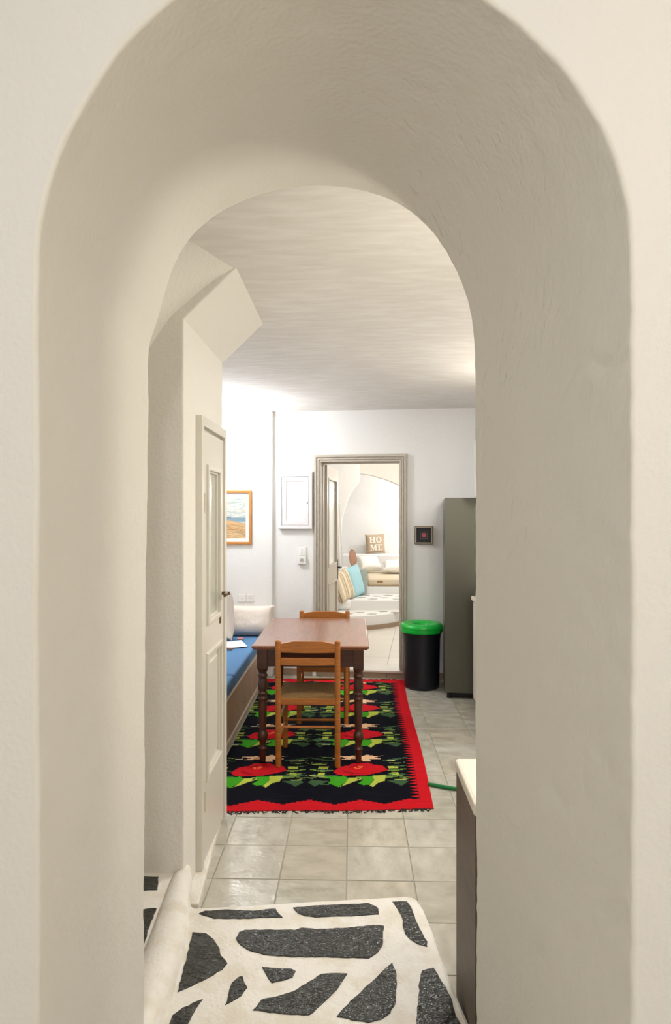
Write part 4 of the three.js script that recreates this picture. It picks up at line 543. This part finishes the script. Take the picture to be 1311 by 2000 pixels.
  const c1 = thing('cushion', 'beige striped cushion leaning on the white seat beside the bedroom door', 'cushion', [-0.13, 0.60, -9.40]); { const g = pillowGeo(0.44, 0.44, 0.15), p = g.attributes.position, uv = g.attributes.uv; for (let i = 0; i < p.count; i++) uv.setXY(i, p.getX(i) / 0.44 + 0.5, p.getY(i) / 0.44 + 0.5); const r = new THREE.Matrix4().makeRotationFromEuler(new THREE.Euler(0, 1.12, 0.32, 'ZYX')); part(c1, 'cover', g.applyMatrix4(r), std({ map: str, roughness: 0.95 })); part(c1, 'seam', seamTube(0.44, 0.44).applyMatrix4(r), M.cover); }
  const c2 = thing('cushion', 'pale blue cushion leaning behind the striped cushion', 'cushion', [0.03, 0.62, -9.80]); { const r = new THREE.Matrix4().makeRotationFromEuler(new THREE.Euler(0, 1.10, 0.26, 'ZYX')); part(c2, 'cover', pillowGeo(0.42, 0.46, 0.13).applyMatrix4(r), M.aqua); part(c2, 'seam', seamTube(0.42, 0.46).applyMatrix4(r), M.aqua); }
  const gb = thing('storage_box', 'pale grey upright box standing between the blue cushion and the bed', 'box', [0.135, 0.402, -10.06]); part(gb, 'body', box(0.185, 0.355, 0.10, 0, 0.178, 0, 0.004), M.greyBox); part(gb, 'lid', box(0.193, 0.02, 0.108, 0, 0.365, 0, 0.004), M.greyBox);
  const sh1 = thing('wicker_fan', 'small oval reddish-brown woven fan propped behind the blue cushion', 'ornament', [0.010, 0.765, -10.45]); { const g = new THREE.SphereGeometry(1, 22, 16); g.scale(0.056, 0.14, 0.016); g.rotateZ(0.12); g.translate(0, 0.14, 0); part(sh1, 'blade', metric(g, 0.08), std({ roughness: 0.8, bumpMap: weaveBump, bumpScale: 0.002, map: canvasTex(128, 128, (c) => { c.fillStyle = '#c99b84'; c.fillRect(0, 0, 128, 128); for (let i = 0; i < 130; i++) { c.fillStyle = ['#8d4a38', '#e0bda6', '#a9694f'][i % 3]; c.fillRect(rnd() * 128, rnd() * 128, rr(4, 18), rr(3, 7)); } }) })); const rim = new THREE.TorusGeometry(1, 0.06, 8, 40); rim.scale(0.056, 0.14, 0.09); rim.rotateZ(0.12); rim.translate(0, 0.14, 0); part(sh1, 'rim', rim, M.brown); }
  // thin white drape at the alcove edge
  { const pos = [], idx = [], n = 60, m = 20; for (let j = 0; j <= m; j++) for (let i = 0; i <= n; i++) { const u = i / n, v = j / m; pos.push(-0.42 + 0.235 * u + 0.05 * (1 - v) * u, 0.86 + 0.89 * v, -9.53 + 0.018 * Math.sin(u * 38 + v) * (0.5 + 0.5 * (1 - v)) - 0.03 * u); if (i && j) { const A = (j - 1) * (n + 1) + i - 1, B = A + 1, C = A + n + 1, D = C + 1; idx.push(A, B, C, B, D, C); } } const g = new THREE.BufferGeometry(); g.setAttribute('position', new THREE.Float32BufferAttribute(pos, 3)); g.setIndex(idx); g.computeVertexNormals(); const c = thing('curtain', 'thin white drape hanging at the edge of the sleeping alcove', 'curtain', [0, 0, 0]); part(c, 'cloth', g, new THREE.MeshPhysicalMaterial({ color: col(0.95, 0.945, 0.94), roughness: 1, transmission: 0.25, thickness: 0, side: THREE.DoubleSide })); const rod = cyl(0.008, 0.008, 0.34, 0, 0, 0, 12); rod.rotateZ(Math.PI / 2); rod.translate(-0.33, 1.76, -9.51); part(c, 'rod', rod, M.whitePlastic); }
}

// ------------------------------------------------------------------ lamps
function bulbLamp(key, name, label, ceilingY, r = 0.035) {
  const { pos: [x, y, z], cd, color } = LAMP[key]; const l = thing(name, label, 'lamp', [x, y, z]);
  part(l, 'bulb', new THREE.SphereGeometry(r, 20, 14), glow(color, Math.min(14, cd * 3))); part(l, 'lamp_holder', cyl(0.014, 0.018, 0.06, 0, r + 0.024, 0, 16), M.whitePlastic); part(l, 'cable', cyl(0.003, 0.003, ceilingY - y - r - 0.07, 0, (ceilingY - y + r + 0.04) / 2, 0, 8), M.whitePlastic); part(l, 'ceiling_rose', cyl(0.04, 0.05, 0.025, 0, ceilingY - y - 0.0125, 0, 20), M.whitePlastic);
  const p = new THREE.PointLight(new THREE.Color().setRGB(...color), cd, 0, 2); p.castShadow = true; p.shadow.radius = r / 0.02; p.name = 'lamp_light'; l.add(p);
}
bulbLamp('dining', 'pendant_lamp', 'bare pendant bulb above the bench, hidden behind the white door block', CEIL, 0.05);
bulbLamp('kitchen', 'added_fill_lamp', 'added bulb behind the archway wall, brightening the threshold and the closet wall', CEIL, 0.06);
{
  // flat square ceiling panel, shining down
  const { pos: [x, y, z], size: w, cd, color } = LAMP.panel; const l = thing('ceiling_panel_lamp', 'flat square ceiling light over the kitchen side, hidden by the archway', 'lamp', [x, y, z]);
  part(l, 'frame', (() => { const g = frame(-w / 2 - 0.02, w / 2 + 0.02, -w / 2 - 0.02, w / 2 + 0.02, 0.022, 0.03, 0.002); g.rotateX(Math.PI / 2); return g; })(), M.whitePlastic);
  part(l, 'diffuser', span(-w / 2, w / 2, -0.018, -0.008, -w / 2, w / 2), glow(color, 0.9));
  const r = new THREE.RectAreaLight(new THREE.Color().setRGB(...color), cd / (w * w), w, w); r.position.set(0, -0.034, 0); r.rotation.x = -Math.PI / 2; r.name = 'lamp_light'; l.add(r);
}
bulbLamp('bedroom', 'bedroom_lamp', 'bedroom ceiling lamp hidden above the doorway', 2.6, 0.06);
bulbLamp('alcove', 'alcove_lamp', 'alcove lamp hidden to the right of the doorway', 2.6, 0.05);
bulbLamp('entryCool', 'entry_lamp', 'entry ceiling lamp behind the viewer', 2.8, 0.06);
bulbLamp('entryWarm', 'entry_side_lamp', 'warm entry lamp to the right of the viewer', 2.8, 0.06);

renderer.render(scene, camera);
